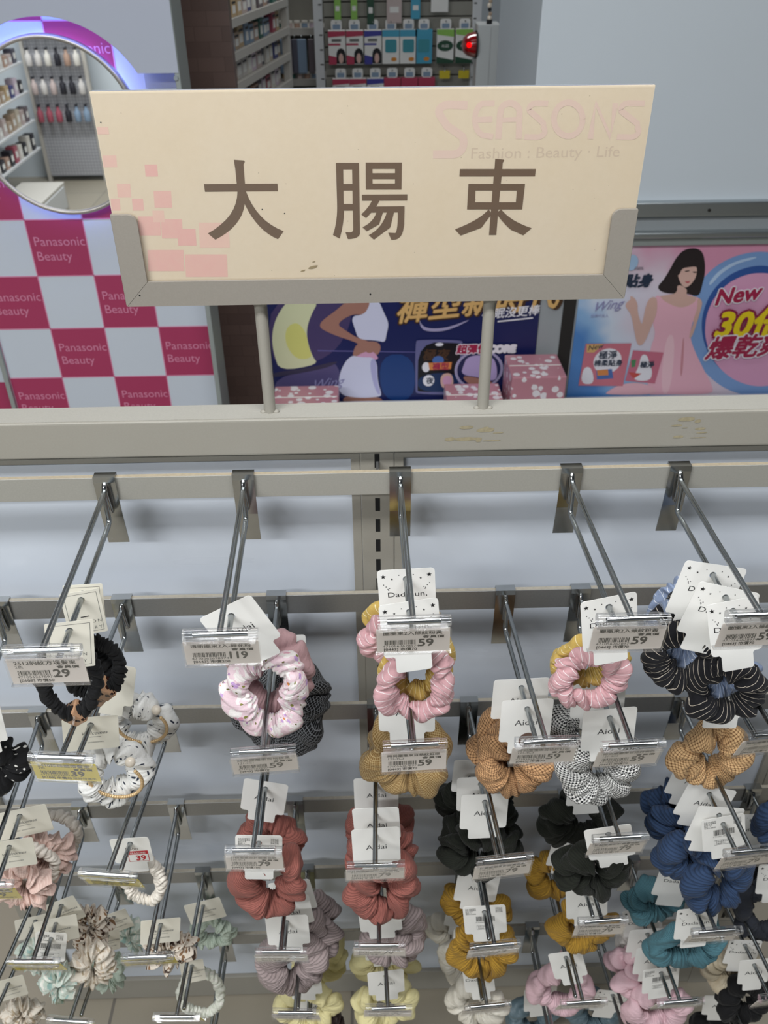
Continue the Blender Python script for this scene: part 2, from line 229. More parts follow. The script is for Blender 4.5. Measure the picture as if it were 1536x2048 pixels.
POSTER_PINK = [
    ('s', 'ring', [(1279, 747), (1287, 712), (1289, 679), (1285, 646), (1276, 616), (1261, 590), (1241, 567), (1216, 549), (1187, 536), (1155, 529), (1121, 528), (1085, 534), (1050, 545), (1015, 561), (983, 583), (953, 609), (927, 638), (905, 670), (888, 703), (876, 737), (869, 771), (868, 803), (872, 834), (881, 863), (895, 888), (913, 909), (935, 926), (961, 939), (989, 947), (1019, 951), (1050, 949), (1082, 942), (1114, 931), (1146, 915), (1176, 895), (1203, 870), (1228, 843), (1250, 813), (1267, 780)]),
    ('s', 'ringdark', [(1246, 743), (1252, 715), (1253, 687), (1250, 661), (1242, 636), (1230, 614), (1214, 595), (1194, 581), (1171, 570), (1145, 565), (1118, 564), (1089, 568), (1060, 577), (1032, 591), (1006, 609), (982, 630), (960, 654), (942, 680), (928, 707), (918, 735), (912, 763), (911, 790), (914, 816), (921, 840), (932, 861), (947, 879), (964, 893), (985, 904), (1008, 911), (1032, 914), (1058, 912), (1085, 907), (1111, 897), (1137, 884), (1161, 867), (1184, 846), (1204, 823), (1222, 798), (1236, 771)]),
    ('s', 'disc', [(1236, 732), (1242, 705), (1243, 679), (1240, 654), (1233, 630), (1222, 609), (1207, 592), (1188, 578), (1166, 568), (1142, 563), (1117, 562), (1090, 566), (1063, 575), (1037, 587), (1012, 604), (989, 624), (969, 647), (952, 671), (939, 698), (929, 724), (924, 751), (922, 777), (925, 801), (931, 824), (942, 844), (955, 861), (972, 875), (991, 885), (1013, 892), (1036, 894), (1060, 893), (1085, 888), (1110, 878), (1134, 866), (1157, 849), (1178, 830), (1197, 808), (1214, 784), (1227, 759)]),
    ('s', 'ringlite', [(908, 868), (927, 901), (966, 927), (1019, 939), (1020, 933), (971, 920), (935, 894), (915, 861)]),
    ('s', 'hair', [(771, 858), (788, 881), (800, 911), (809, 938), (825, 959), (852, 964), (874, 955), (887, 928), (894, 893), (893, 865), (891, 830), (855, 842), (799, 841)]),
    ('s', 'skin', [(775, 834), (799, 837), (830, 842), (825, 869), (856, 854), (854, 836), (885, 832), (902, 821), (903, 798), (896, 761), (865, 754), (804, 770), (778, 819)]),
    ('s', 'dress', [(771, 836), (785, 837), (797, 821), (849, 798), (885, 817), (883, 832), (890, 829), (895, 806), (890, 784), (886, 731), (898, 695), (941, 627), (990, 556), (982, 540), (826, 542), (799, 542), (783, 682), (794, 727), (777, 763), (784, 786)]),
    ('s', 'dresslite', [(820, 724), (849, 724), (867, 544), (837, 545)]),
    ('s', 'dressdark', [(869, 716), (874, 715), (891, 600), (883, 600)]),
    ('s', 'face', [(811, 919), (820, 898), (831, 873), (847, 856), (860, 863), (870, 881), (872, 902), (862, 929), (830, 933)]),
    ('s', 'hair', [(812, 903), (805, 933), (823, 955), (853, 958), (878, 942), (886, 890), (874, 902), (867, 915), (848, 913), (830, 910), (827, 894), (821, 891)]),
    ('s', 'hair', [(838, 903), (851, 905), (852, 902), (840, 900)]),
    ('s', 'hair', [(859, 901), (871, 901), (871, 897), (861, 898)]),
    ('s', 'lip', [(843, 876), (852, 874), (859, 877), (855, 869), (848, 871)]),
    ('s', 'skin', [(775, 833), (761, 833), (752, 816), (751, 771), (750, 752), (732, 792), (729, 816), (715, 835), (704, 837), (709, 828), (698, 820), (696, 808), (716, 787), (734, 733), (746, 698), (759, 694), (768, 710), (778, 756), (785, 786), (781, 819)]),
    ('s', 'skin', [(886, 828), (902, 821), (903, 798), (895, 715), (884, 713), (892, 772), (892, 806)]),
    ('s', 'foam', [(681, 554), (718, 578), (770, 583), (822, 564), (826, 542), (682, 545)]),
    ('p', 'pack2', [(738, 681), (824, 672), (816, 578), (730, 588)]),
    ('s', 'white', [(762, 667), (778, 668), (790, 642), (804, 613), (800, 585), (747, 590), (762, 630)]),
    ('p', 'green', [(737, 651), (751, 653), (751, 631), (742, 629)]),
    ('p', 'red', [(735, 615), (773, 610), (753, 594)]),
    ('p', 'pack', [(604, 703), (730, 702), (726, 572), (599, 576)]),
    ('e', 'white', 671, 650, 39, 38.1),
    ('s', 'white', [(606, 633), (629, 633), (645, 580), (604, 581)]),
    ('p', 'blue', [(643, 623), (687, 626), (695, 597), (649, 594)]),
    ('p', 'orange', [(645, 623), (676, 625), (680, 607), (649, 606)]),
    ('p', 'gold', [(607, 701), (653, 701), (630, 677), (610, 677)]),
    ('t', 'ink', '極淨', 644, 659, 24.0, 0, 1, 0),
    ('t', 'ink', '棉柔貼身', 634, 637, 18.6, 0, 1, 0),
    ('t', 'ink', '極淨', 764, 630, 18.6, 0, 1, 0),
    ('t', 'ink', 'New', 611, 683, 19.7, 0.3, 0, 10),
    ('e', 'lite', 695, 928, 16, 21.0),
    ('t', 'ink', '貼身', 682, 866, 34.3, 0.2, 3, 0),
    ('t', 'ink', '100%', 703, 909, 10.6, 0, 0, 0),
    ('t', 'sign', 'Wing', 607, 796, 33.6, 0.6, 0, 8),
    ('t', 'sign', '品牌代言人', 606, 781, 9.0, 0, 0, 0),
    ('t', 'whiteO', 'New', 933, 809, 55.8, 0.25, 9, 8),
    ('t', 'crimson', 'New', 933, 809, 55.8, 0.25, 4, 8),
    ('t', 'crimsonO', '30倍', 948, 720, 91.3, 0.15, 17, 0),
    ('t', 'yellow', '30倍', 948, 720, 91.3, 0.15, 6, 0),
    ('t', 'whiteO', '爆乾爽', 939, 657, 66.1, 0.25, 10, 3),
    ('t', 'crimson', '爆乾爽', 939, 657, 66.1, 0.25, 4, 3),
]
POSTER_NAVY = [
    ('s', 'purple', [(-257, 844), (-100, 841), (-25, 822), (-57, 722), (-120, 664), (-262, 633)]),
    ('s', 'moon', [(-221, 816), (-196, 843), (-117, 842), (-146, 793), (-158, 752), (-155, 714), (-145, 678), (-130, 654), (-238, 636), (-250, 686), (-253, 732), (-242, 779)]),
    ('s', 'moonlit', [(-213, 763), (-182, 781), (-159, 752), (-154, 704), (-144, 674), (-190, 669), (-217, 715)]),
    ('s', 'sea', [(-257, 618), (-109, 644), (-77, 663), (-57, 540), (-260, 540)]),
    ('s', 'boat', [(-259, 633), (-170, 642), (-77, 665), (-80, 657), (-109, 643), (-186, 628), (-261, 616)]),
    ('s', 'glow', [(36, 681), (136, 679), (138, 536), (43, 538)]),
    ('p', 'line', [(-130, 697), (142, 687), (142, 685), (-131, 694)]),
    ('s', 'body', [(-21, 721), (45, 720), (37, 674), (-28, 672), (-37, 682)]),
    ('s', 'body', [(-67, 559), (44, 553), (47, 523), (-64, 526)]),
    ('s', 'pinkw', [(-28, 675), (-7, 688), (18, 694), (35, 674), (32, 664), (-32, 666)]),
    ('s', 'whitec', [(-37, 681), (-16, 674), (32, 673), (32, 600), (44, 559), (37, 551), (-25, 548), (-80, 562), (-74, 623), (-58, 659)]),
    ('s', 'whitesh', [(11, 668), (31, 668), (30, 600), (42, 559), (31, 559), (16, 608)]),
    ('s', 'whitec', [(12, 840), (37, 839), (50, 805), (65, 771), (58, 742), (54, 716), (33, 723), (-18, 726), (-26, 753), (-37, 794), (-2, 797), (12, 821)]),
    ('s', 'body', [(-42, 841), (-72, 813), (-114, 783), (-122, 768), (-115, 757), (-75, 737), (-30, 721), (-8, 706), (4, 685), (23, 688), (28, 710), (3, 724), (-21, 731), (-56, 756), (-76, 773), (-34, 800), (-2, 796), (14, 824), (12, 840)]),
    ('t', 'sign', 'Wing', -155, 577, 38.0, 0.6, 0, 8),
    ('t', 'sign', '品牌代言人', -156, 561, 9.7, 0, 0, 0),
    ('t', 'goldO', '褲型新時代', 79, 776, 82.6, 0.3, 8, 5),
    ('t', 'gold', '褲型新時代', 81, 778, 80.8, 0.3, 3, 5),
    ('s', 'swoosh', [(145, 784), (154, 763), (178, 754), (224, 757), (296, 785), (228, 749), (178, 745), (151, 754)]),
    ('t', 'white', '夜眠沒更棒', 312, 781, 28.8, 0.2, 1, 4),
    ('p', 'white', [(357, 774), (451, 783), (452, 779), (357, 770)]),
    ('s', 'packO', [(136, 718), (145, 724), (261, 721), (267, 712), (266, 560), (258, 554), (142, 559), (138, 571)]),
    ('s', 'black', [(145, 716), (256, 713), (261, 707), (260, 564), (146, 565), (144, 574)]),
    ('s', 'packblue', [(144, 620), (257, 626), (259, 564), (146, 565)]),
    ('e', 'white', 202, 709, 11, 5.1),
    ('t', 'goldO', '極夜', 156, 665, 33.4, 0.2, 2, 0),
    ('e', 'blue', 200, 662, 16, 13.0),
    ('e', 'white', 167, 642, 11, 15.0),
    ('p', 'orange', [(173, 655), (238, 656), (236, 635), (177, 633)]),
    ('t', 'crimson', '褲型', 184, 635, 21.9, 0, 1, 0),
    ('e', 'white', 175, 601, 16, 17.6),
    ('t', 'ink', '夜', 168, 593, 19.2, 0, 1, 0),
    ('s', 'skin', [(207, 619), (236, 626), (246, 599), (240, 574), (210, 577)]),
    ('e', 'pinkw', 227, 600, 13, 15.3),
    ('e', 'swoosh', 314, 632, 68, 59.7),
    ('e', 'black2', 314, 632, 60, 53.6),
    ('s', 'lilac', [(279, 670), (306, 677), (350, 672), (365, 639), (366, 593), (316, 609), (264, 618), (271, 648)]),
    ('s', 'body', [(264, 616), (316, 607), (363, 591), (332, 580), (290, 585)]),
    ('t', 'whiteO', '超彈性CORE', 249, 684, 26.5, 0.1, 6, 0),
    ('t', 'crimson', '超彈性', 249, 684, 26.5, 0.1, 2, 0),
    ('t', 'whiteO', 'LEVEL', 267, 558, 25.8, 0, 4, 0),
]
SIGN_INK = [[(-144.8, 1488.5), (-77.6, 1488.1), (-77.7, 1481.3), (-144.7, 1481.6)], [(-115.2, 1509.3), (-106.3, 1508.6), (-105.5, 1507.5), (-107.0, 1505.1), (-107.3, 1487.6), (-107.0, 1481.2), (-108.9, 1476.5), (-115.5, 1476.6), (-114.9, 1481.3), (-114.8, 1489.4), (-114.8, 1500.8)], [(-114.9, 1481.3), (-115.9, 1475.8), (-117.7, 1470.6), (-120.3, 1465.5), (-123.8, 1460.7), (-128.2, 1456.0), (-133.5, 1451.6), (-139.7, 1447.3), (-146.7, 1443.3), (-140.4, 1437.3), (-134.1, 1440.5), (-128.5, 1444.0), (-123.6, 1447.8), (-119.4, 1451.8), (-115.9, 1456.0), (-113.0, 1460.4), (-110.9, 1465.1), (-109.4, 1470.0), (-107.0, 1481.2)], [(-114.2, 1483.6), (-107.0, 1481.2), (-104.9, 1474.8), (-102.2, 1468.9), (-99.0, 1463.6), (-95.3, 1458.7), (-91.1, 1454.3), (-86.2, 1450.5), (-80.9, 1447.2), (-75.0, 1444.4), (-81.0, 1436.9), (-85.5, 1439.2), (-89.8, 1442.1), (-93.8, 1445.5), (-97.5, 1449.4), (-100.9, 1453.8), (-104.1, 1458.8), (-106.9, 1464.2), (-109.4, 1470.0)], [(-23.3, 1505.5), (-16.7, 1505.4), (-17.7, 1462.2), (-17.4, 1462.2), (-17.6, 1459.3), (-17.9, 1456.3), (-18.3, 1453.2), (-18.8, 1450.1), (-19.5, 1446.9), (-20.3, 1443.5), (-21.3, 1440.1), (-22.3, 1436.6), (-28.6, 1440.1), (-27.4, 1443.3), (-26.4, 1446.8), (-25.5, 1450.3), (-24.8, 1454.1), (-24.2, 1458.0), (-23.8, 1462.0), (-23.6, 1466.2), (-23.5, 1470.6)], [(-8.6, 1505.3), (-2.3, 1505.2), (-2.8, 1442.5), (-2.8, 1441.3), (-3.2, 1440.0), (-4.0, 1439.0), (-5.0, 1438.1), (-6.3, 1437.3), (-7.9, 1436.8), (-9.8, 1436.4), (-12.0, 1436.1), (-14.5, 1436.1), (-16.6, 1442.6), (-12.5, 1442.3), (-11.7, 1442.4), (-10.9, 1442.6), (-10.3, 1443.0), (-9.8, 1443.4), (-9.5, 1443.9), (-9.3, 1444.6), (-9.2, 1445.4), (-9.2, 1446.3), (-9.0, 1470.4)], [(-18.4, 1505.4), (-7.7, 1505.3), (-7.9, 1499.5), (-18.6, 1499.7)], [(-19.0, 1486.9), (-8.2, 1486.8), (-8.4, 1480.9), (-19.2, 1481.0)], [(-19.6, 1468.9), (-8.7, 1468.7), (-8.9, 1462.7), (-19.9, 1462.8)], [(3.8, 1505.4), (9.9, 1505.3), (9.7, 1481.6), (3.5, 1481.6)], [(30.5, 1505.0), (36.7, 1505.0), (36.4, 1481.2), (30.4, 1481.3)], [(8.2, 1505.3), (31.9, 1505.0), (31.9, 1499.5), (8.2, 1499.8)], [(8.1, 1496.1), (31.9, 1495.8), (31.9, 1490.6), (8.0, 1490.9)], [(8.0, 1487.0), (31.9, 1486.7), (32.0, 1481.3), (7.9, 1481.6)], [(-0.2, 1477.1), (41.9, 1476.8), (41.8, 1471.2), (-0.3, 1471.6)], [(9.0, 1471.6), (8.0, 1469.8), (7.0, 1468.1), (5.8, 1466.4), (4.5, 1464.9), (3.2, 1463.3), (1.8, 1461.9), (0.3, 1460.5), (-1.2, 1459.2), (3.2, 1455.6), (7.8, 1460.3), (9.1, 1461.6), (10.3, 1462.9), (11.4, 1464.3), (12.5, 1465.6), (13.5, 1467.1), (14.3, 1468.5), (15.2, 1470.0), (15.9, 1471.5)], [(10.1, 1466.1), (39.4, 1466.0), (39.3, 1460.5), (6.9, 1460.6)], [(13.0, 1460.8), (12.1, 1458.6), (11.0, 1456.5), (9.7, 1454.5), (8.1, 1452.8), (6.3, 1451.1), (4.3, 1449.6), (2.1, 1448.3), (-0.3, 1447.1), (3.7, 1443.3), (15.4, 1449.6), (16.3, 1452.2), (17.0, 1454.5), (17.7, 1456.5), (18.2, 1458.1), (18.7, 1459.3), (19.0, 1460.2), (19.2, 1460.8), (19.3, 1461.1)], [(22.8, 1460.7), (21.6, 1457.2), (20.1, 1453.9), (18.3, 1450.8), (16.3, 1448.0), (14.0, 1445.5), (11.4, 1443.2), (8.5, 1441.2), (5.4, 1439.5), (10.3, 1435.2), (25.8, 1446.4), (26.6, 1449.1), (27.2, 1451.6), (27.8, 1453.9), (28.3, 1455.8), (28.7, 1457.5), (29.0, 1458.9), (29.3, 1460.0), (29.4, 1460.9)], [(33.2, 1466.1), (39.4, 1466.0), (39.1, 1448.6), (38.5, 1445.6), (38.0, 1442.9), (37.2, 1440.5), (36.2, 1438.6), (34.9, 1437.1), (33.3, 1435.9), (31.4, 1435.2), (29.3, 1434.8), (26.9, 1434.9), (24.0, 1441.6), (30.8, 1441.1), (31.2, 1441.6), (31.6, 1442.5), (32.0, 1443.7), (32.3, 1445.3), (32.6, 1447.2), (32.8, 1449.4), (33.0, 1451.9), (33.1, 1454.8)], [(89.9, 1498.6), (159.5, 1497.7), (159.4, 1491.4), (89.7, 1492.2)], [(121.7, 1507.2), (129.1, 1506.4), (129.9, 1505.7), (128.7, 1503.6), (128.5, 1491.9), (128.0, 1479.1), (127.5, 1456.5), (127.3, 1437.9), (120.3, 1438.0), (120.7, 1456.6), (121.0, 1479.2), (121.6, 1498.3)], [(98.3, 1485.5), (105.1, 1485.4), (105.3, 1462.2), (98.1, 1462.3)], [(143.6, 1484.9), (150.8, 1484.8), (150.1, 1461.6), (143.7, 1461.7)], [(100.7, 1485.4), (147.9, 1484.8), (148.4, 1478.8), (101.0, 1479.5)], [(101.6, 1468.7), (147.4, 1468.0), (148.0, 1461.6), (101.9, 1462.3)], [(118.5, 1462.0), (116.1, 1459.6), (113.3, 1457.1), (110.1, 1454.7), (106.5, 1452.4), (102.4, 1450.2), (97.8, 1448.0), (92.9, 1445.9), (87.5, 1443.8), (93.2, 1437.9), (112.7, 1445.1), (114.0, 1447.0), (115.2, 1448.9), (116.4, 1450.6), (117.6, 1452.2), (118.7, 1453.8), (119.8, 1455.2), (120.8, 1456.5), (121.8, 1457.8)], [(130.1, 1462.0), (132.7, 1459.3), (135.6, 1456.7), (138.8, 1454.3), (142.4, 1451.9), (146.4, 1449.7), (150.8, 1447.7), (155.5, 1445.7), (160.6, 1443.9), (153.3, 1437.2), (140.8, 1442.8), (138.7, 1444.6), (136.7, 1446.4), (134.7, 1448.3), (132.8, 1450.2), (131.0, 1452.1), (129.3, 1454.1), (127.7, 1456.2), (126.1, 1458.3)]]
SIGN_SQUARES = [([(-232.5, 1514.4), (-220.2, 1514.3), (-221.0, 1504.1), (-233.4, 1504.2)], 0.5), ([(-196.1, 1506.2), (-184.9, 1506.1), (-185.5, 1495.6), (-196.8, 1495.7)], 1.0), ([(-224.1, 1489.8), (-211.9, 1489.7), (-213.0, 1477.4), (-225.3, 1477.5)], 0.5), ([(-232.2, 1476.6), (-223.9, 1476.5), (-224.8, 1465.7), (-233.1, 1465.8)], 0.7), ([(-212.7, 1476.3), (-202.4, 1476.2), (-203.2, 1465.4), (-213.5, 1465.5)], 0.8), ([(-191.7, 1482.9), (-175.7, 1482.7), (-176.8, 1467.6), (-193.0, 1467.9)], 0.8), ([(-209.9, 1460.2), (-189.4, 1459.9), (-191.1, 1442.0), (-211.8, 1442.3)], 0.9), ([(-188.9, 1457.2), (-169.3, 1456.9), (-170.7, 1438.9), (-190.6, 1439.2)], 0.9), ([(-175.0, 1448.1), (-157.9, 1447.8), (-158.9, 1432.0), (-176.2, 1432.2)], 1.0), ([(-154.1, 1453.5), (-126.1, 1453.1), (-127.5, 1429.5), (-156.0, 1429.9)], 0.35), ([(-206.1, 1428.4), (-172.0, 1427.9), (-173.8, 1407.3), (-208.4, 1407.8)], 0.9), ([(-171.2, 1423.6), (-131.2, 1423.0), (-132.5, 1400.9), (-173.1, 1401.5)], 0.8), ([(-233.0, 1538.2), (-222.9, 1538.1), (-223.0, 1532.1), (-233.2, 1532.2)], 0.3), ([(-195.7, 1465.3), (-185.0, 1465.1), (-185.6, 1454.5), (-196.3, 1454.6)], 0.3)]
SIGN_LOGO = [(6.9, [(94.2, 1552.1), (78.7, 1552.9), (77.0, 1552.8), (75.4, 1552.6), (73.9, 1552.1), (72.5, 1551.6), (71.4, 1550.8), (70.4, 1550.0), (69.7, 1549.1), (69.3, 1548.1), (69.2, 1547.0), (69.4, 1546.0), (69.8, 1545.0), (76.7, 1535.5), (87.5, 1528.7), (90.9, 1526.2), (91.7, 1524.4), (92.2, 1522.6), (92.4, 1520.7), (92.2, 1518.9), (91.7, 1517.1), (90.8, 1515.4), (89.7, 1514.0), (88.2, 1512.8), (86.6, 1512.0), (84.8, 1511.5), (82.9, 1511.3), (64.9, 1511.5)]), (4.9, [(118.0, 1553.6), (107.4, 1553.5), (105.4, 1552.2), (103.7, 1550.3), (102.4, 1547.9), (101.6, 1545.2), (101.3, 1542.2), (101.4, 1539.1), (102.1, 1536.1), (103.2, 1533.3), (104.8, 1530.8), (106.7, 1528.8), (108.9, 1527.4), (118.5, 1525.8)]), (4.9, [(100.0, 1540.1), (116.9, 1540.5)]), (5.5, [(123.3, 1523.9), (123.5, 1542.8), (123.7, 1546.4), (123.9, 1548.4), (124.7, 1550.3), (126.2, 1551.8), (128.1, 1552.9), (130.4, 1553.4), (132.8, 1553.4), (135.1, 1552.8), (137.2, 1551.7), (138.9, 1550.1), (140.1, 1548.2), (140.6, 1546.2), (141.8, 1523.7)]), (4.1, [(124.8, 1539.8), (140.4, 1540.2)]), (4.9, [(165.3, 1552.8), (154.9, 1553.2), (153.8, 1553.1), (152.8, 1552.9), (151.8, 1552.6), (151.0, 1552.1), (150.3, 1551.6), (149.7, 1550.9), (149.3, 1550.1), (149.1, 1549.3), (149.1, 1548.5), (149.3, 1547.7), (149.6, 1546.9), (157.3, 1541.2), (163.0, 1536.3), (163.4, 1532.8), (164.1, 1531.9), (164.5, 1530.9), (164.7, 1529.9), (164.6, 1529.0), (164.2, 1528.0), (163.6, 1527.2), (162.7, 1526.5), (161.6, 1525.9), (160.3, 1525.4), (159.0, 1525.2), (157.5, 1525.1), (146.9, 1525.5)]), (5.2, [(197.5, 1539.5), (197.5, 1536.3), (196.9, 1533.3), (195.6, 1530.6), (193.7, 1528.3), (191.3, 1526.7), (188.5, 1525.8), (185.5, 1525.7), (182.5, 1526.3), (179.6, 1527.6), (177.0, 1529.6), (174.8, 1532.1), (173.1, 1535.1), (172.1, 1538.2), (171.7, 1541.5), (172.1, 1544.6), (173.1, 1547.4), (174.7, 1549.8), (176.9, 1551.7), (179.5, 1552.9), (182.3, 1553.5), (185.3, 1553.2), (188.2, 1552.3), (191.0, 1550.7), (193.4, 1548.5), (195.4, 1545.8), (196.7, 1542.7), (197.5, 1539.5)]), (5.5, [(206.5, 1522.9), (207.4, 1552.6), (224.4, 1524.5), (225.0, 1552.4)]), (4.9, [(251.0, 1551.9), (236.7, 1552.3), (235.5, 1552.2), (234.4, 1552.0), (233.4, 1551.7), (232.5, 1551.2), (231.7, 1550.6), (231.2, 1550.0), (230.8, 1549.2), (230.6, 1548.4), (230.6, 1547.6), (230.8, 1546.7), (231.3, 1545.9), (239.8, 1540.3), (247.2, 1535.3), (247.8, 1531.8), (248.6, 1530.9), (249.1, 1529.9), (249.3, 1528.9), (249.2, 1528.0), (248.9, 1527.0), (248.3, 1526.2), (247.5, 1525.4), (246.4, 1524.8), (245.2, 1524.4), (243.8, 1524.1), (242.4, 1524.1), (230.4, 1524.5)])]



# ------------------------------------------------------------------ materials
def lin(h):
    if isinstance(h, str):
        c = [int(h[i:i + 2], 16) / 255 for i in (0, 2, 4)]
    else:
        c = [v / 255 for v in h]
    return tuple(v / 12.92 if v <= 0.04045 else ((v + 0.055) / 1.055) ** 2.4 for v in c) + (1,)


class NT:
    """small helper for building node trees"""

    def __init__(self, name):
        self.m = bpy.data.materials.new(name)
        self.m.use_nodes = True
        self.t = self.m.node_tree
        self.b = self.t.nodes['Principled BSDF']

    def n(self, kind, **kw):
        nd = self.t.nodes.new(kind)
        for k, v in kw.items():
            setattr(nd, k, v)
        return nd

    def l(self, a, b):
        self.t.links.new(a, b)

    def val(self, sock, v):
        if hasattr(v, 'is_output'):
            self.l(v, sock)
        else:
            sock.default_value = v

    def math(self, op, a, b=0.0, c=0.0):
        nd = self.n('ShaderNodeMath', operation=op)
        self.val(nd.inputs[0], a)
        self.val(nd.inputs[1], b)
        self.val(nd.inputs[2], c)
        return nd.outputs[0]

    def mix(self, f, a, b):
        nd = self.n('ShaderNodeMix', data_type='RGBA')
        self.val(nd.inputs[0], f)
        self.val(nd.inputs[6], a)
        self.val(nd.inputs[7], b)
        return nd.outputs[2]

    def uv(self):
        u = self.n('ShaderNodeUVMap')
        s = self.n('ShaderNodeSeparateXYZ')
        self.l(u.outputs[0], s.inputs[0])
        return u.outputs[0], s.outputs[0], s.outputs[1]

    def noise(self, vec, scale, detail=3, rough=0.5):
        nd = self.n('ShaderNodeTexNoise')
        if vec is not None:
            self.l(vec, nd.inputs['Vector'])
        nd.inputs['Scale'].default_value = scale
        nd.inputs['Detail'].default_value = detail
        nd.inputs['Roughness'].default_value = rough
        return nd.outputs[0]

    def voro(self, vec, scale, feature='F1', rnd=1.0):
        nd = self.n('ShaderNodeTexVoronoi', feature=feature)
        if vec is not None:
            self.l(vec, nd.inputs['Vector'])
        nd.inputs['Scale'].default_value = scale
        nd.inputs['Randomness'].default_value = rnd
        return nd

    def bump(self, h, strength, dist):
        nd = self.n('ShaderNodeBump')
        self.l(h, nd.inputs['Height'])
        nd.inputs['Strength'].default_value = strength
        nd.inputs['Distance'].default_value = dist
        self.l(nd.outputs[0], self.b.inputs['Normal'])

    def obj(self):
        return self.n('ShaderNodeTexCoord').outputs['Object']

    def geo(self):
        return self.n('ShaderNodeNewGeometry').outputs['Position']

    def mapping(self, vec, scale):
        nd = self.n('ShaderNodeMapping')
        self.l(vec, nd.inputs['Vector'])
        nd.inputs['Scale'].default_value = scale
        return nd.outputs[0]

    def color(self, c):
        self.val(self.b.inputs['Base Color'], c)


M = {}


def plain(name, c, rough=0.6, metal=0.0, spec=0.5, grain=0.0, gscale=300, bump=0.0):
    t = NT(name)
    base = lin(c)
    t.b.inputs['Roughness'].default_value = rough
    t.b.inputs['Metallic'].default_value = metal
    t.b.inputs['Specular IOR Level'].default_value = spec
    if grain:
        f = t.noise(t.geo(), gscale, 3)
        dark = tuple(v * (1 - grain) for v in base[:3]) + (1,)
        lite = tuple(min(1, v * (1 + grain)) for v in base[:3]) + (1,)
        t.color(t.mix(f, dark, lite))
        if bump:
            t.bump(f, bump, 0.001)
    else:
        t.color(base)
    M[name] = t.m
    return t.m


# fixture materials
plain('beige_powder_coat', 'a5a299', 0.55, grain=0.10, gscale=700, bump=0.06)
plain('beige_fascia', '9b978d', 0.55, grain=0.05, gscale=500, bump=0.04)
plain('frame_taupe', '8e887f', 0.55, grain=0.07, gscale=600, bump=0.05)
plain('slot_black', '0a0a0b', 0.8)
plain('bar_steel', '9c9c9b', 0.40, 0.8, grain=0.10, gscale=420)
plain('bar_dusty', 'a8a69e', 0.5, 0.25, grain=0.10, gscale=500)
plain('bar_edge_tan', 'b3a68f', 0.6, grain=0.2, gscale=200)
plain('bar_edge', 'a39c8e', 0.6, grain=0.2, gscale=200)
plain('chrome', 'b2b4b4', 0.16, 1.0, grain=0.10, gscale=60)
plain('wire_steel', '9fa3a4', 0.24, 1.0, grain=0.12, gscale=120)
plain('tape_residue', '9d9378', 0.5, grain=0.3, gscale=250)
plain('card_white', 'f1f0ec', 0.55, grain=0.02, gscale=40)
plain('card_cream', 'ebe7d9', 0.6, grain=0.03, gscale=60)
plain('print_black', '1b1b1d', 0.7)
plain('print_soft', '3c3c3e', 0.7)
plain('print_grey', '6a6a68', 0.7)
plain('print_brown', '6a5248', 0.7)
plain('print_rust', 'b0583f', 0.6)
plain('print_red', 'c22a35', 0.6)
plain('print_orange', 'd98a2a', 0.6)
plain('label_paper', 'e9e0d8', 0.6)
plain('label_yellow', 'e6d24c', 0.6)
plain('pearl', 'f0e4d2', 0.18, 0.0, 0.8)
plain('gold_pearl', 'd9b98a', 0.22, 0.35, 0.8)


def panel_mat():
    t = NT('back_panel_white')
    t.color(lin('cfd6e0'))
    t.b.inputs['Roughness'].default_value = 0.28
    t.b.inputs['Specular IOR Level'].default_value = 0.35
    f = t.noise(t.mapping(t.geo(), (1, 1, 6)), 3.0, 4)
    r = t.math('MULTIPLY_ADD', f, 0.22, 0.20)
    t.l(r, t.b.inputs['Roughness'])
    M['back_panel'] = t.m


panel_mat()


def clear_plastic():
    t = NT('clear_plastic')
    out = t.t.nodes['Material Output']
    tr = t.n('ShaderNodeBsdfTransparent')
    tr.inputs[0].default_value = (0.985, 0.985, 0.99, 1)
    gl = t.n('ShaderNodeBsdfGlossy')
    gl.inputs['Roughness'].default_value = 0.08
    gl.inputs['Color'].default_value = (0.95, 0.96, 0.97, 1)
    lw = t.n('ShaderNodeLayerWeight')
    lw.inputs['Blend'].default_value = 0.32
    mx = t.n('ShaderNodeMixShader')
    t.l(t.math('MULTIPLY_ADD', lw.outputs['Facing'], 0.70, 0.05), mx.inputs[0])
    t.l(tr.outputs[0], mx.inputs[1])
    t.l(gl.outputs[0], mx.inputs[2])
    t.l(mx.outputs[0], out.inputs['Surface'])
    M['clear_plastic'] = t.m


clear_plastic()


def sign_paper():
    t = NT('aged_sign_paper')
    p = t.geo()
    a = t.noise(p, 9, 5, 0.6)
    b = t.noise(p, 160, 4, 0.7)
    c1 = t.mix(a, lin('e0ceb0'), lin('e6d8c2'))
    c2 = t.mix(t.math('MULTIPLY', b, 0.25), c1, lin('c9b696'))
    v = t.voro(p, 70)
    spot = t.math('LESS_THAN', v.outputs['Distance'], 0.035)
    t.color(t.mix(t.math('MULTIPLY', spot, 0.5), c2, lin('8a7658')))
    t.b.inputs['Roughness'].default_value = 0.35
    M['sign_paper'] = t.m


sign_paper()


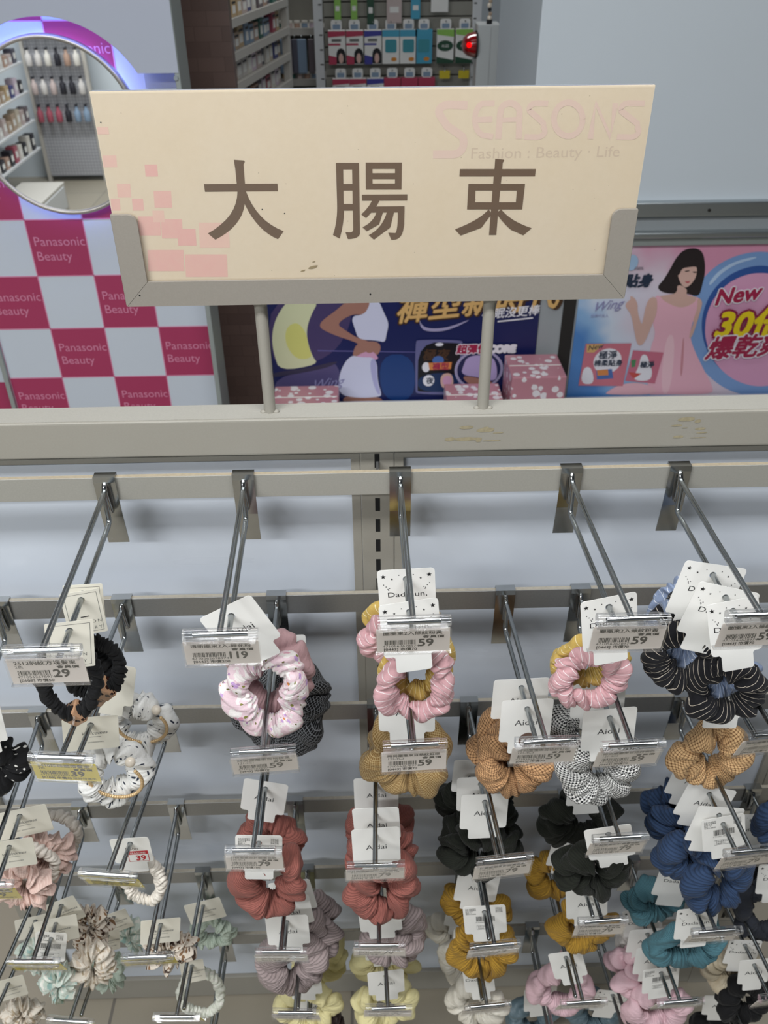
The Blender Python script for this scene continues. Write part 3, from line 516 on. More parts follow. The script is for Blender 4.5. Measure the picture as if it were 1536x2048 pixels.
# ---- fabrics
def fabric(name, base, kind='plain', c2=None, c3=None, rough=0.85, sheen=0.08, p=None, wr=0.35):
    t = NT('fabric_' + name)
    uvv, u, v = t.uv()
    base = lin(base)
    c2 = lin(c2) if c2 else None
    c3 = lin(c3) if c3 else None
    t.b.inputs['Roughness'].default_value = rough
    t.b.inputs['Sheen Weight'].default_value = sheen
    t.b.inputs['Sheen Roughness'].default_value = 0.5
    t.b.inputs['Specular IOR Level'].default_value = 0.25 if rough > 0.6 else 0.5
    wob = t.noise(t.mapping(uvv, (30, 30, 1)), 1.0, 2)
    ww = t.math('MULTIPLY', t.math('SUBTRACT', wob, 0.5), 0.010)
    weave = t.noise(t.mapping(uvv, (900, 900, 1)), 1.0, 2)
    wrink = t.noise(t.mapping(uvv, (170, 28, 1)), 1.0, 4, 0.62)
    height = t.math('ADD', t.math('MULTIPLY', wrink, 1.0), t.math('MULTIPLY', weave, 0.10))

    def stripe(x, period, width):
        return t.math('LESS_THAN', t.math('FRACT', t.math('DIVIDE', x, period)), width)

    col = base
    if kind == 'stripe':
        x = t.math('ADD', t.math('ADD', u, t.math('MULTIPLY', v, 0.22)), ww)
        col = t.mix(stripe(x, p or 0.0125, 0.075), base, c2)
    elif kind == 'check':      # thin light lines both ways on a dark ground
        x, y = t.math('ADD', u, ww), t.math('ADD', v, ww)
        q = p or 0.0038
        g = t.math('MAXIMUM', stripe(x, q, 0.18), stripe(y, q, 0.18))
        col = t.mix(t.math('MULTIPLY', g, 0.75), base, c2)
    elif kind == 'gingham':
        x, y = t.math('ADD', u, ww), t.math('ADD', v, ww)
        q = p or 0.0036
        a, b = stripe(x, q, 0.36), stripe(y, q, 0.36)
        col = t.mix(t.math('MULTIPLY', t.math('ADD', a, b), 0.48), base, c2)
    elif kind == 'houndstooth':
        x, y = t.math('ADD', u, ww), t.math('ADD', v, ww)
        q = p or 0.0052
        a, b = stripe(x, q, 0.5), stripe(y, q, 0.5)
        d = stripe(t.math('ADD', x, y), q * 0.5, 0.5)
        s = t.math('ADD', a, b)
        both = t.math('GREATER_THAN', s, 1.5)
        one = t.math('MULTIPLY', t.math('COMPARE', s, 1.0, 0.1), d)
        col = t.mix(t.math('MAXIMUM', both, one), base, c2)
    elif kind == 'rib':
        q = p or 0.0034
        x = t.math('ADD', u, t.math('MULTIPLY', ww, 0.3))
        s = t.math('SINE', t.math('MULTIPLY', x, 2 * PI / q))
        gro = t.math('SMOOTH_MIN', t.math('ADD', s, 0.35), 0.6, 0.3)
        f = t.math('MULTIPLY', t.math('LESS_THAN', s, -0.40), 0.55)
        dark = tuple(k * 0.35 for k in base[:3]) + (1,)
        col = t.mix(f, base, dark)
        height = t.math('ADD', height, t.math('MULTIPLY', s, 0.20))
    elif kind == 'floral':
        big = t.noise(t.mapping(uvv, (70, 70, 1)), 1.0, 3)
        col = t.mix(t.math('GREATER_THAN', big, 0.52), base, lin('f3ece9'))
        for (sc, thr, cc, off) in ((60, 0.30, 'c9a5d6', 0.0), (48, 0.22, 'e38a45', 3.1), (75, 0.25, '8b8a45', 7.7), (55, 0.24, 'dda0b2', 11.3), (90, 0.22, '6f6a3c', 17.0), (66, 0.22, 'b78fb8', 23.0)):
            mp = t.n('ShaderNodeMapping')
            t.l(uvv, mp.inputs['Vector'])
            mp.inputs['Location'].default_value = (off, off * 0.7, 0)
            vv = t.voro(mp.outputs[0], sc)
            dd = t.math('ADD', vv.outputs['Distance'], t.math('MULTIPLY', t.noise(uvv, 700, 1), 0.16))
            msk = t.math('LESS_THAN', dd, thr)
            wn = t.n('ShaderNodeSeparateColor')
            t.l(vv.outputs['Color'], wn.inputs[0])
            msk = t.math('MULTIPLY', msk, t.math('GREATER_THAN', wn.outputs[0], 0.45))
            col = t.mix(msk, col, lin(cc))
    elif kind == 'leaf':
        for (sc, thr, sx, off) in (((105, 50), 0.30, 1, 0.0), ((45, 95), 0.28, 1, 5.0)):
            mp = t.n('ShaderNodeMapping')
            t.l(uvv, mp.inputs['Vector'])
            mp.inputs['Location'].default_value = (off, off, 0)
            mp.inputs['Rotation'].default_value = (0, 0, 0.7 + off)
            mp.inputs['Scale'].default_value = (sc[0], sc[1], 1)
            vv = t.voro(mp.outputs[0], 1.0)
            dd = t.math('ADD', vv.outputs['Distance'], t.math('MULTIPLY', t.noise(uvv, 900, 1), 0.2))
            col = t.mix(t.math('LESS_THAN', dd, thr), col, c2)
    elif kind == 'star':
        vv = t.voro(t.mapping(uvv, (90, 90, 1)), 1.0)
        dd = t.math('ADD', vv.outputs['Distance'], t.math('MULTIPLY', t.noise(uvv, 700, 1), 0.12))
        col = t.mix(t.math('LESS_THAN', dd, 0.24), col, c2)
    elif kind == 'print':
        f = t.noise(t.mapping(uvv, (110, 110, 1)), 1.0, 3)
        col = t.mix(t.math('GREATER_THAN', f, 0.56), base, c2)
        if c3:
            g = t.noise(t.mapping(uvv, (60, 80, 1)), 1.0, 2)
            col = t.mix(t.math('GREATER_THAN', g, 0.60), col, c3)
    elif kind == 'line':
        x = t.math('ADD', v, ww)
        col = t.mix(t.math('MULTIPLY', stripe(x, 0.004, 0.3), 0.5), base, c2)
    vary = t.noise(t.mapping(uvv, (500, 500, 1)), 1.0, 2)
    t.color(t.mix(t.math('MULTIPLY', vary, 0.16), col, (0.02, 0.02, 0.02, 1)))
    t.bump(height, wr, 0.004)
    M[name] = t.m


fabric('black', '0e0e10', rough=0.8)
fabric('blackstar', '131315', 'star', 'e6e4de')
fabric('floral', 'e9cfd6', 'floral')
fabric('dustyrose', 'b29092', rough=0.8)
fabric('pinkstripe', 'd4a6aa', 'stripe', 'f6eeee', p=0.0125)
fabric('mustardstripe', 'c9aa5c', 'stripe', 'efe2b4', p=0.0125)
fabric('navystripe', '17171c', 'stripe', 'cfc4b4', p=0.0105)
fabric('bluestripe', '8d9cb8', 'stripe', 'e6eaf2', p=0.0105)
fabric('leafprint', 'f0efeb', 'leaf', '2a3142')
fabric('blackcheck', '101012', 'check', '94969a', p=.0042)
fabric('browncheck', '8f6f42', 'check', 'd6c08e', p=0.0034)
fabric('orangecheck', 'd2a577', 'gingham', '54321c', p=0.0041)
fabric('gingham', 'e6bf8c', 'gingham', '6a3c1c', p=0.0047)
fabric('houndstooth', 'f0efeb', 'houndstooth', '17171a', p=0.0045)
fabric('palepink', 'e2c2b6', 'line', 'f2dcd2')
fabric('cream', 'efe6da', 'plain', rough=0.7)
fabric('creamsatin', 'efe7da', 'plain', rough=0.45)
fabric('brick', 'a5655b', 'rib', p=0.003)
fabric('darkgreen', '1e2119', 'rib', p=0.0036)
fabric('navyknit', '34496a', 'rib', p=0.0056)
fabric('mauve', 'aa9a98', 'rib', p=0.005)
fabric('mustard', 'b58c34', 'rib', p=0.0038)
fabric('teal', '54808b', 'rib', p=0.0027)
fabric('charcoal', '34373f', 'plain')
fabric('slate', '667c86', 'plain', rough=0.42)
fabric('paleyellow', 'e6dca6', 'plain', rough=0.8)
fabric('ivorysatin', 'd8d2c4', 'plain', rough=0.36)
fabric('beigesatin', 'cdbfa4', 'plain', rough=0.34)
fabric('whitesatin', 'e6e1da', 'plain', rough=0.4)
fabric('babypink', 'dfbcc3', 'plain', rough=0.75)
fabric('darkbrown', '3a2a26', 'plain', rough=0.45)
fabric('mint', 'd3ded2', 'print', 'f0eee4', 'a9c9c2')
fabric('sage', 'b6c4b4', 'line', 'e2e6da')
fabric('palemint', 'e4e6d8', 'print', 'f0eee4')
fabric('brownprint', 'e9ddcd', 'print', '8c6a4c', '4a352a')
fabric('creamprint', 'ece3d4', 'print', 'd8c8b4', 'b9a78c')


def leopard():
    t = NT('leopard_print_plastic')
    o = t.obj()
    vv = t.voro(o, 150)
    dd = t.math('ADD', vv.outputs['Distance'], t.math('MULTIPLY', t.noise(o, 300, 2), 0.35))
    t.color(t.mix(t.math('LESS_THAN', dd, 0.58), lin('b08a6c'), lin('2c1812')))
    t.b.inputs['Roughness'].default_value = 0.15
    M['leopard'] = t.m


leopard()

# background materials
plain('print_crimson_square', 'a8375e', 0.45)
plain('display_white', 'ccd4de', 0.45)
plain('square_line', 'd98fae', 0.5)
plain('square_lettering', 'd586a4', 0.5)
plain('header_white', 'b4bac8', 0.5)
plain('edge_grey', 'a2a9a6', 0.4, 0.3)
plain('pillar_post_grey', '9fa5a8', 0.5)
plain('dark_gap', '25221f', 0.8)
plain('wall_white', 'd6dfe6', 0.6, grain=0.02, gscale=4)
plain('column_lilac', 'd9d8e4', 0.6)
plain('aluminium', 'b4babc', 0.28, 0.9)
plain('shelf_grey', 'c4c0b8', 0.5)
plain('slat_board', '8f8d84', 0.6, grain=0.06, gscale=60)
plain('slat_groove', '2a2522', 0.8)
plain('alarm_grey', 'c9cccb', 0.5)
plain('ledge_white', 'd8dadc', 0.5)
plain('mirror_rim', 'b9b4ad', 0.3, 0.6)
plain('floor_base', 'd0cabd', 0.35)


def mirror_mat():
    t = NT('mirror_glass')
    t.color((0.9, 0.92, 0.92, 1))
    t.b.inputs['Metallic'].default_value = 1
    t.b.inputs['Roughness'].default_value = 0.0
    M['mirror_glass'] = t.m


mirror_mat()


def emit(name, c, s):
    t = NT(name)
    t.color(lin(c))
    t.b.inputs['Emission Color'].default_value = lin(c)
    t.b.inputs['Emission Strength'].default_value = s
    M[name] = t.m


emit('led_blue_violet', '8496ff', 16.0)
emit('beacon_lamp', 'ff1010', 6.0)


def red_lens():
    t = NT('red_lens')
    t.color(lin('b3121c'))
    t.b.inputs['Roughness'].default_value = 0.12
    t.b.inputs['Transmission Weight'].default_value = 0.5
    M['red_lens'] = t.m


red_lens()


def brown_tile():
    t = NT('brown_wall_tile')
    br = t.n('ShaderNodeTexBrick')
    mp = t.n('ShaderNodeMapping')
    mp.inputs['Rotation'].default_value = (PI / 2, 0, 0)
    t.l(t.geo(), mp.inputs['Vector'])
    t.l(mp.outputs[0], br.inputs['Vector'])
    br.inputs['Scale'].default_value = 8
    br.inputs['Color1'].default_value = lin('6b5750')
    br.inputs['Color2'].default_value = lin('5c4a44')
    br.inputs['Mortar'].default_value = lin('54443e')
    br.inputs['Mortar Size'].default_value = 0.008
    n = t.noise(t.geo(), 9, 4)
    t.color(t.mix(t.math('MULTIPLY', n, 0.5), br.outputs[0], lin('7a6258')))
    t.b.inputs['Roughness'].default_value = 0.35
    M['brown_tile'] = t.m


brown_tile()


def tile_floor():
    t = NT('floor_tile')
    br = t.n('ShaderNodeTexBrick')
    br.offset = 0
    mp = t.n('ShaderNodeMapping')
    mp.inputs['Location'].default_value = (0.05, 0.18, 0)
    t.l(t.geo(), mp.inputs['Vector'])
    t.l(mp.outputs[0], br.inputs['Vector'])
    br.inputs['Scale'].default_value = 1.0
    br.inputs['Brick Width'].default_value = 0.45
    br.inputs['Row Height'].default_value = 0.45
    br.inputs['Color1'].default_value = lin('a39b8b')
    br.inputs['Color2'].default_value = lin('9d9585')
    br.inputs['Mortar'].default_value = lin('77726a')
    br.inputs['Mortar Size'].default_value = 0.003
    t.color(br.outputs[0])
    t.b.inputs['Roughness'].default_value = 0.35
    M['floor_tile'] = t.m


tile_floor()


def dotted():
    t = NT('pink_dotted_film')
    vv = t.voro(t.geo(), 42, rnd=0.85)
    sp = t.n('ShaderNodeSeparateColor')
    t.l(vv.outputs['Color'], sp.inputs[0])
    thr = t.math('MULTIPLY_ADD', sp.outputs[0], 0.28, 0.22)
    t.color(t.mix(t.math('LESS_THAN', vv.outputs['Distance'], thr), lin('c58a97'), lin('efe9ee')))
    t.b.inputs['Roughness'].default_value = 0.3
    M['pink_dotted'] = t.m


dotted()


def pegboard():
    t = NT('grey_pegboard')
    p = t.geo()
    s = t.n('ShaderNodeSeparateXYZ')
    t.l(p, s.inputs[0])
    a = t.math('LESS_THAN', t.math('FRACT', t.math('DIVIDE', s.outputs[0], 0.022)), 0.22)
    b = t.math('LESS_THAN', t.math('FRACT', t.math('DIVIDE', s.outputs[2], 0.022)), 0.22)
    t.color(t.mix(t.math('MULTIPLY', t.math('MAXIMUM', a, b), 0.5), lin('b2b3b8'), lin('6d6e74')))
    M['pegboard'] = t.m


pegboard()

# printing colours of the posters
PC = dict(ring='7fa3d6', ringdark='33589e', ringlite='b9d2f0', disc='dda3c4', hair='2a2224', skin='d6b0a4', face='dcb6aa', lip='c05a62',
          dress='ecb6c6', dresslite='f2c8d2', dressdark='cf8e98', pack='cd7686', pack2='c96f86', white='ecebf2', green='4f8a5c', red='c9504a', blue='4a6eb0',
          orange='d98a4a', gold='d0a95a', ink='26344a', lite='a9c6e4', sign='8f8cb8', crimson='a5224a', crimsonO='8e1c46', yellow='f2d81e', whiteO='f0edf4', foam='eab9c4',
          purple='4a3f6a', moon='d9dcb4', moonlit='d8d77e', sea='57507c', boat='39364f', glow='1c3f7c', line='6a66a4', body='a87a6c', pinkw='d7a3c4', whitec='d6d8f0', whitesh='b3b2dc',
          goldO='4a3220', swoosh='a8a2c6', packO='6a6a98', black='0c0d14', packblue='16315c', black2='1b2350', lilac='b4a4d2', navy='1a2258')
PC['gold'] = 'dcb272'
for k, c in PC.items():
    plain('poster_' + k, c, 0.35)


def poster_bg():
    t = NT('poster_pink_backdrop')
    s = t.n('ShaderNodeSeparateXYZ')
    t.l(t.geo(), s.inputs[0])
    x = t.math('MULTIPLY_ADD', s.outputs[0], 2.2, -1.50)
    z = t.math('MULTIPLY_ADD', s.outputs[2], 1.7, -0.90)
    n = t.noise(t.geo(), 5, 3)
    k = t.math('ADD', t.math('ADD', t.math('MULTIPLY', x, 0.9), z), t.math('MULTIPLY', t.math('SUBTRACT', n, 0.5), 0.9))
    r = t.n('ShaderNodeValToRGB')
    t.l(k, r.inputs[0])
    e = r.color_ramp.elements
    e[0].position, e[0].color = 0.05, lin('4f86c8')
    e[1].position, e[1].color = 0.98, lin('dd9ab6')
    for pos, c in ((0.24, '8fb8e2'), (0.40, 'd3deee'), (0.74, 'e0cfdd')):
        q = e.new(pos)
        q.color = lin(c)
    t.color(r.outputs[0])
    t.b.inputs['Roughness'].default_value = 0.3
    M['poster_pinkbg'] = t.m


poster_bg()


# ------------------------------------------------------------------ mesh helpers
class Mesh:
    """collects vertices and faces with material indices, becomes one object"""

    def __init__(self):
        self.v, self.f, self.mi, self.mats, self.uv, self.smooth = [], [], [], [], None, []

    def slot(self, mat):
        m = M[mat] if isinstance(mat, str) else mat
        if m not in self.mats:
            self.mats.append(m)
        return self.mats.index(m)

    def add(self, verts, faces, mat, smooth=False, xf=None):
        o = len(self.v)
        k = self.slot(mat)
        if xf is not None:
            verts = [xf @ Vector(p) for p in verts]
        self.v.extend([tuple(p) for p in verts])
        for fc in faces:
            self.f.append(tuple(i + o for i in fc))
            self.mi.append(k)
            self.smooth.append(smooth)
        return self

    def box(self, x0, x1, y0, y1, z0, z1, mat, bev=0.0, xf=None):
        if bev <= 0:
            vs = [(x, y, z) for x in (x0, x1) for y in (y0, y1) for z in (z0, z1)]
            fs = [(0, 1, 3, 2), (4, 6, 7, 5), (0, 4, 5, 1), (2, 3, 7, 6), (0, 2, 6, 4), (1, 5, 7, 3)]
            return self.add(vs, fs, mat, xf=xf)
        bm = bmesh.new()
        bmesh.ops.create_cube(bm, size=1)
        for v in bm.verts:
            v.co = Vector(((x0 + x1) / 2 + v.co.x * (x1 - x0), (y0 + y1) / 2 + v.co.y * (y1 - y0), (z0 + z1) / 2 + v.co.z * (z1 - z0)))
        bmesh.ops.bevel(bm, geom=bm.edges[:], offset=bev, segments=3, affect='EDGES', profile=0.6)
        bm.verts.index_update()
        self.add([v.co.copy() for v in bm.verts], [[v.index for v in f.verts] for f in bm.faces], mat, xf=xf)
        bm.free()
        return self

    def poly(self, pts, y, mat, flip=False):
        """flat polygon in the XZ plane at depth y, facing -y"""
        a = sum(pts[i][0] * pts[(i + 1) % len(pts)][1] - pts[(i + 1) % len(pts)][0] * pts[i][1] for i in range(len(pts)))
        if a < 0:
            pts = pts[::-1]
        return self.add([(p[0], y, p[1]) for p in pts], [tuple(range(len(pts)))], mat)

    def ellipse(self, cx, cz, rx, rz, y, mat, n=28):
        return self.poly([(cx + rx * math.cos(2 * PI * i / n), cz + rz * math.sin(2 * PI * i / n)) for i in range(n)], y, mat)

    def stroke(self, pts, w, y, mat, closed=False):
        n = len(pts)
        L, R = [], []
        for i in range(n):
            a = pts[(i - 1) % n] if (i > 0 or closed) else pts[i]
            b = pts[(i + 1) % n] if (i < n - 1 or closed) else pts[i]
            dx, dz = b[0] - a[0], b[1] - a[1]
            d = math.hypot(dx, dz) or 1
            nx, nz = -dz / d * w / 2, dx / d * w / 2
            L.append((pts[i][0] + nx, y, pts[i][1] + nz))
            R.append((pts[i][0] - nx, y, pts[i][1] - nz))
        m = n if closed else n - 1
        for i in range(m):
            j = (i + 1) % n
            d = -i * 0.0000015
            self.add([(p[0], p[1] + d, p[2]) for p in (L[i], R[i], R[j], L[j])], [(0, 1, 2, 3)], mat)
        return self

    def prism(self, pts, y0, y1, mat, smooth_side=False):
        """XZ outline extruded from y0 (front) to y1"""
        a = sum(pts[i][0] * pts[(i + 1) % len(pts)][1] - pts[(i + 1) % len(pts)][0] * pts[i][1] for i in range(len(pts)))
        if a < 0:
            pts = pts[::-1]
        n = len(pts)
        vs = [(p[0], y0, p[1]) for p in pts] + [(p[0], y1, p[1]) for p in pts]
        fs = [tuple(range(n)), tuple(range(2 * n - 1, n - 1, -1))] + [(i, n + i, n + (i + 1) % n, (i + 1) % n) for i in range(n)]
        return self.add(vs, fs, mat)

    def tube(self, pts, r, mat, seg=12, closed=False, cap=True, radii=None):
        pts = [Vector(p) for p in pts]
        n = len(pts)
        rings = []
        prev = None
        for i in range(n):
            a = pts[i - 1] if (i > 0 or closed) else pts[i]
            b = pts[(i + 1) % n] if (i < n - 1 or closed) else pts[i]
            t = (b - a).normalized()
            if prev is None:
                ref = Vector((1, 0, 0)) if abs(t.x) < 0.9 else Vector((0, 0, 1))
                s = t.cross(ref).normalized()
            else:
                s = (prev - t * prev.dot(t)).normalized()
            prev = s
            q = t.cross(s)
            rr = radii[i] if radii else r
            rings.append([pts[i] + (s * math.cos(2 * PI * k / seg) + q * math.sin(2 * PI * k / seg)) * rr for k in range(seg)])
        vs = [p for rg in rings for p in rg]
        fs = []
        m = n if closed else n - 1
        for i in range(m):
            for k in range(seg):
                a, b = i * seg + k, i * seg + (k + 1) % seg
                c, d = ((i + 1) % n) * seg + (k + 1) % seg, ((i + 1) % n) * seg + k
                fs.append((a, d, c, b))
        self.add(vs, fs, mat, smooth=True)
        if cap and not closed:
            o = len(vs)
            self.add(rings[0], [tuple(range(seg))], mat)
            self.add(rings[-1], [tuple(range(seg - 1, -1, -1))], mat)
        return self

    def sphere(self, c, r, mat, nu=12, nv=8, sx=1, sy=1, sz=1):
        vs, fs = [], []
        for j in range(nv + 1):
            th = PI * j / nv
            for i in range(nu):
                ph = 2 * PI * i / nu
                vs.append((c[0] + sx * r * math.sin(th) * math.cos(ph), c[1] + sy * r * math.sin(th) * math.sin(ph), c[2] + sz * r * math.cos(th)))
        for j in range(nv):
            for i in range(nu):
                fs.append((j * nu + i, (j + 1) * nu + i, (j + 1) * nu + (i + 1) % nu, j * nu + (i + 1) % nu))
        return self.add(vs, fs, mat, smooth=True)

    def text(self, s, x, z, size, y, mat, align='LEFT', sx=1.0, shear=0.0, spread=0.0, rot=0.0, step=None):
        vs, fs, w = glyphs(s)
        offx = {'LEFT': 0, 'CENTER': -w * sx * size / 2, 'RIGHT': -w * sx * size}[align]
        offs = [(0, 0)]
        if spread:
            offs += [(spread * math.cos(k * PI / 4), spread * math.sin(k * PI / 4)) for k in range(8)]
            if spread > size * 0.06:
                offs += [(spread * 0.55 * math.cos(k * PI / 4 + 0.39), spread * 0.55 * math.sin(k * PI / 4 + 0.39)) for k in range(8)]
        ca, sa = math.cos(rot), math.sin(rot)
        for ci, (ox, oz) in enumerate(offs):
            yy = y - ci * 0.000012
            pv = []
            for px, pz in vs:
                a = offx + px * size * sx + shear * pz * size + ox
                b = pz * size + oz
                pv.append((x + a * ca - b * sa, yy, z + a * sa + b * ca))
            self.add(pv, fs, mat)
        return w * sx * size

    def build(self, name, parent=None, loc=None, rot=None):
        me = bpy.data.meshes.new(name)
        me.from_pydata(self.v, [], self.f)
        for m in self.mats:
            me.materials.append(m)
        me.polygons.foreach_set('material_index', self.mi)
        me.polygons.foreach_set('use_smooth', self.smooth)
        me.update()
        return link(name, me, parent, loc, rot)


def link(name, data, parent=None, loc=None, rot=None):
    o = bpy.data.objects.new(name, data)
    COL.objects.link(o)
    if parent:
        o.parent = parent
    if loc:
        o.location = loc
    if rot:
        o.rotation_euler = rot
    return o


_glyph = {}


def glyphs(s):
    if s not in _glyph:
        c = bpy.data.curves.new('lettering', 'FONT')
        c.body = s
        c.size = 1.0
        c.resolution_u = 3
        o = bpy.data.objects.new('lettering', c)
        COL.objects.link(o)
        dg = bpy.context.evaluated_depsgraph_get()
        me = bpy.data.meshes.new_from_object(o.evaluated_get(dg))
        vs = [(v.co.x, v.co.y) for v in me.vertices]
        fs = [tuple(p.vertices) for p in me.polygons]
        # the glyphs face +Z; after x,y -> x,z they face -Y
        w = max((v[0] for v in vs), default=0)
        _glyph[s] = (vs, fs, w)
        bpy.data.objects.remove(o)
        bpy.data.meshes.remove(me)
        bpy.data.curves.remove(c)
    return _glyph[s]


def thing(name, label, cat, loc=(0, 0, 0), rz=0, group=None):
    o = link(name, None, None, loc, (0, 0, rz))
    return tag(o, label, cat, group)


def tag(o, label, cat, group=None):
    o['label'], o['category'] = label, cat
    if group:
        o['group'] = group
    return o


def struct(o):
    o['kind'] = 'structure'
    return o


def rounded(x0, x1, z0, z1, r, n=5):
    pts = []
    for cx, cz, a0 in ((x1 - r, z1 - r, 0), (x0 + r, z1 - r, 90), (x0 + r, z0 + r, 180), (x1 - r, z0 + r, 270)):
        for k in range(n + 1):
            a = math.radians(a0 + 90 * k / n)
            pts.append((cx + r * math.cos(a), cz + r * math.sin(a)))
    return pts


def chaikin(p, it=2):
    for _ in range(it):
        q = []
        for i in range(len(p)):
            a, b = p[i], p[(i + 1) % len(p)]
            q += [(a[0] * 0.75 + b[0] * 0.25, a[1] * 0.75 + b[1] * 0.25), (a[0] * 0.25 + b[0] * 0.75, a[1] * 0.25 + b[1] * 0.75)]
        p = q
    return p


# ================================================================== SETTING
struct(Mesh().box(-4.5, 3.5, -5.5, 5.5, -0.05, 0.0, 'floor_tile').build('floor'))
# brown tiled pillar behind the display wall
struct(Mesh().box(-0.62, -0.292, 1.46, 1.50, 0.0, 3.0, 'brown_tile').build('wall_pillar'))
struct(Mesh().box(-3.2, 3.0, 4.2, 4.3, 0.0, 3.0, 'wall_white').build('wall_back'))
# big white boxed column at right above the poster counter
struct(Mesh().box(0.405, 2.4, 1.40, 2.05, 1.085, 3.0, 'wall_white').build('wall_right_box'))

# aluminium rail under the white box
m = Mesh()
m.box(0.405, 2.4, 1.375, 1.43, 1.050, 1.085, 'aluminium', 0.004)
m.box(0.405, 2.4, 1.395, 1.45, 1.012, 1.050, 'pillar_post_grey')
m.box(0.405, 2.4, 1.370, 1.43, 0.998, 1.012, 'aluminium', 0.004)
m.box(0.405, 2.4, 1.388, 1.45, 0.975, 0.998, 'edge_grey')
for x in (0.62, 0.86, 1.02, 1.3):
    m.tube([(x, 1.372, 1.066), (x, 1.380, 1.066)], 0.004, 'dark_gap')
struct(m.build('trim_1'))

# ------------------------------------------------------------------ low counter carrying the posters
t = thing('display_counter', 'low counter behind the scrunchie rack carrying two printed posters', 'counter', (0.5, 1.6, 0))
Mesh().box(-0.258 - 0.5, 1.45 - 0.5, -0.192, 0.34, 0.0, 0.974, 'pillar_post_grey').build('body', t)
m = Mesh()
m.box(0.470 - 0.5, 0.530 - 0.5, -0.1936, -0.1922, 0.0, 0.975, 'pillar_post_grey')
m.box(0.532 - 0.5, 0.566 - 0.5, -0.1932, -0.1922, 0.0, 0.975, 'dark_gap')
m.build('divider_post', t)
t = thing('low_ledge', 'low white ledge in front of the posters with pink dotted boxes on it', 'ledge', (0.5, 1.6, 0))
Mesh().box(-0.258 - 0.5, 1.45 - 0.5, -0.43, -0.21, 0.0, 0.53, 'ledge_white').build('body', t)
Mesh().box(-0.258 - 0.5, 1.45 - 0.5, -0.45, -0.21, 0.53, 0.545, 'ledge_white', 0.002).build('top_board', t)


def draw_poster(name, label, rect, bgmat, ops, frame=None):
    x0, x1, z0, z1 = rect
    t = thing(name, label, 'poster', ((x0 + x1) / 2, 1.40, z0))
    ox = (x0 + x1) / 2
    m = Mesh()
    m.box(x0 - ox, x1 - ox, 0.002, 0.006, 0, z1 - z0, bgmat)
    y = 0.0018
    clip = lambda p: (min(max(p[0], x0), x1), min(max(p[1], z0), z1))
    for op in ops:
        mat = 'poster_' + op[1]
        y -= 0.0001 if op[0] != 't' else 0.0003
        if op[0] in 'ps':
            pts = [(a / 1000, b / 1000) for a, b in op[2]]
            if op[0] == 's':
                pts = chaikin(pts)
            pts = [clip(p) for p in pts]
            q = []
            for p in pts:
                if not q or (abs(p[0] - q[-1][0]) + abs(p[1] - q[-1][1])) > 1e-5:
                    q.append(p)
            m.poly([(a - ox, b - z0) for a, b in q], y, mat)
        elif op[0] == 'e':
            m.ellipse(op[2] / 1000 - ox, op[3] / 1000 - z0, op[4] / 1000, op[5] / 1000, y, mat)
        else:
            _, _, s, a, b, h, sh, sp, rot = op
            m.text(s, a / 1000 - ox, b / 1000 - z0, h / 1000 * 1.08, y, mat, shear=sh, spread=sp * 0.0006, rot=math.radians(rot))
    m.build('printed_sheet', t)
    return t


draw_poster('advertising_poster', 'pink and blue poster of a woman in a pink dress with New 30 lettering', (0.570, 1.30, 0.525, 0.975), 'poster_pinkbg', POSTER_PINK)
draw_poster('advertising_poster', 'dark navy poster with yellow moon and white skirted figure under the sign', (-0.257, 0.468, 0.525, 0.975), 'poster_navy', POSTER_NAVY)

# pink dotted packs on the ledge
for lab, x0, x1, y0, y1, h in (
        ('pink white-dotted cube box on the ledge between the two posters', 0.380, 0.523, 1.240, 1.380, 0.139),
        ('flat pink white-dotted pack on the ledge below the navy poster, right of the moon figure', 0.215, 0.365, 1.225, 1.36, 0.064),
        ('flat pink white-dotted pack on the ledge below the moon on the navy poster', -0.25, -0.075, 1.225, 1.36, 0.066)):
    t = thing('dotted_box', lab, 'box', ((x0 + x1) / 2, (y0 + y1) / 2, 0.545), group='pink dotted product boxes')
    w, d = (x1 - x0) / 2, (y1 - y0) / 2
    Mesh().box(-w, w, -d, d, 0, h, 'pink_dotted', 0.004).build('carton', t)
    m = Mesh()
    m.box(-w * 0.96, w * 0.96, -0.002, 0.002, h, h + 0.0008, 'card_white')
    m.build('seam_tape', t)

# ------------------------------------------------------------------ checkered display wall with mirror
t = thing('display_wall', 'white and crimson checkered cosmetics display wall with arched header', 'display', (-0.63, 1.2, 0))
ox = -0.63
m = Mesh()
m.box(-0.892 - ox, -0.371 - ox, 0.0, 0.03, 0, 2.3, 'display_white')
c = 0.1303
xs = [-0.892 + c * i for i in range(5)]
zs = [0.5965 - c * 3 + c * i for i in range(14)]
pinks = []
for i in range(4):
    for j in range(13):
        if (i + j) % 2 == 1:
            pinks.append((i, j))
            m.poly([(xs[i] - ox, zs[j]), (xs[i + 1] - ox, zs[j]), (xs[i + 1] - ox, zs[j + 1]), (xs[i] - ox, zs[j + 1])], -0.0004, 'print_crimson_square')
for x in xs:
    m.box(x - 0.0012 - ox, x + 0.0012 - ox, -0.0007, -0.0003, 0.2, 1.9, 'square_line')
for z in zs:
    m.box(-0.892 - ox, -0.371 - ox, -0.0007, -0.0003, z - 0.0012, z + 0.0012, 'square_line')
for i, j in pinks:
    m.text('Panasonic', xs[i] - ox + 0.009, zs[j] + 0.071, 0.0300, -0.0009, 'square_lettering', sx=0.99)
    m.text('Beauty', xs[i] - ox + 0.009, zs[j] + 0.037, 0.0300, -0.0009, 'square_lettering', sx=0.99)
m.build('checkered_panel', t)
Mesh().box(-0.371 - ox, -0.360 - ox, -0.06, 0.05, 0, 2.3, 'edge_grey', 0.002).build('edge_trim', t)
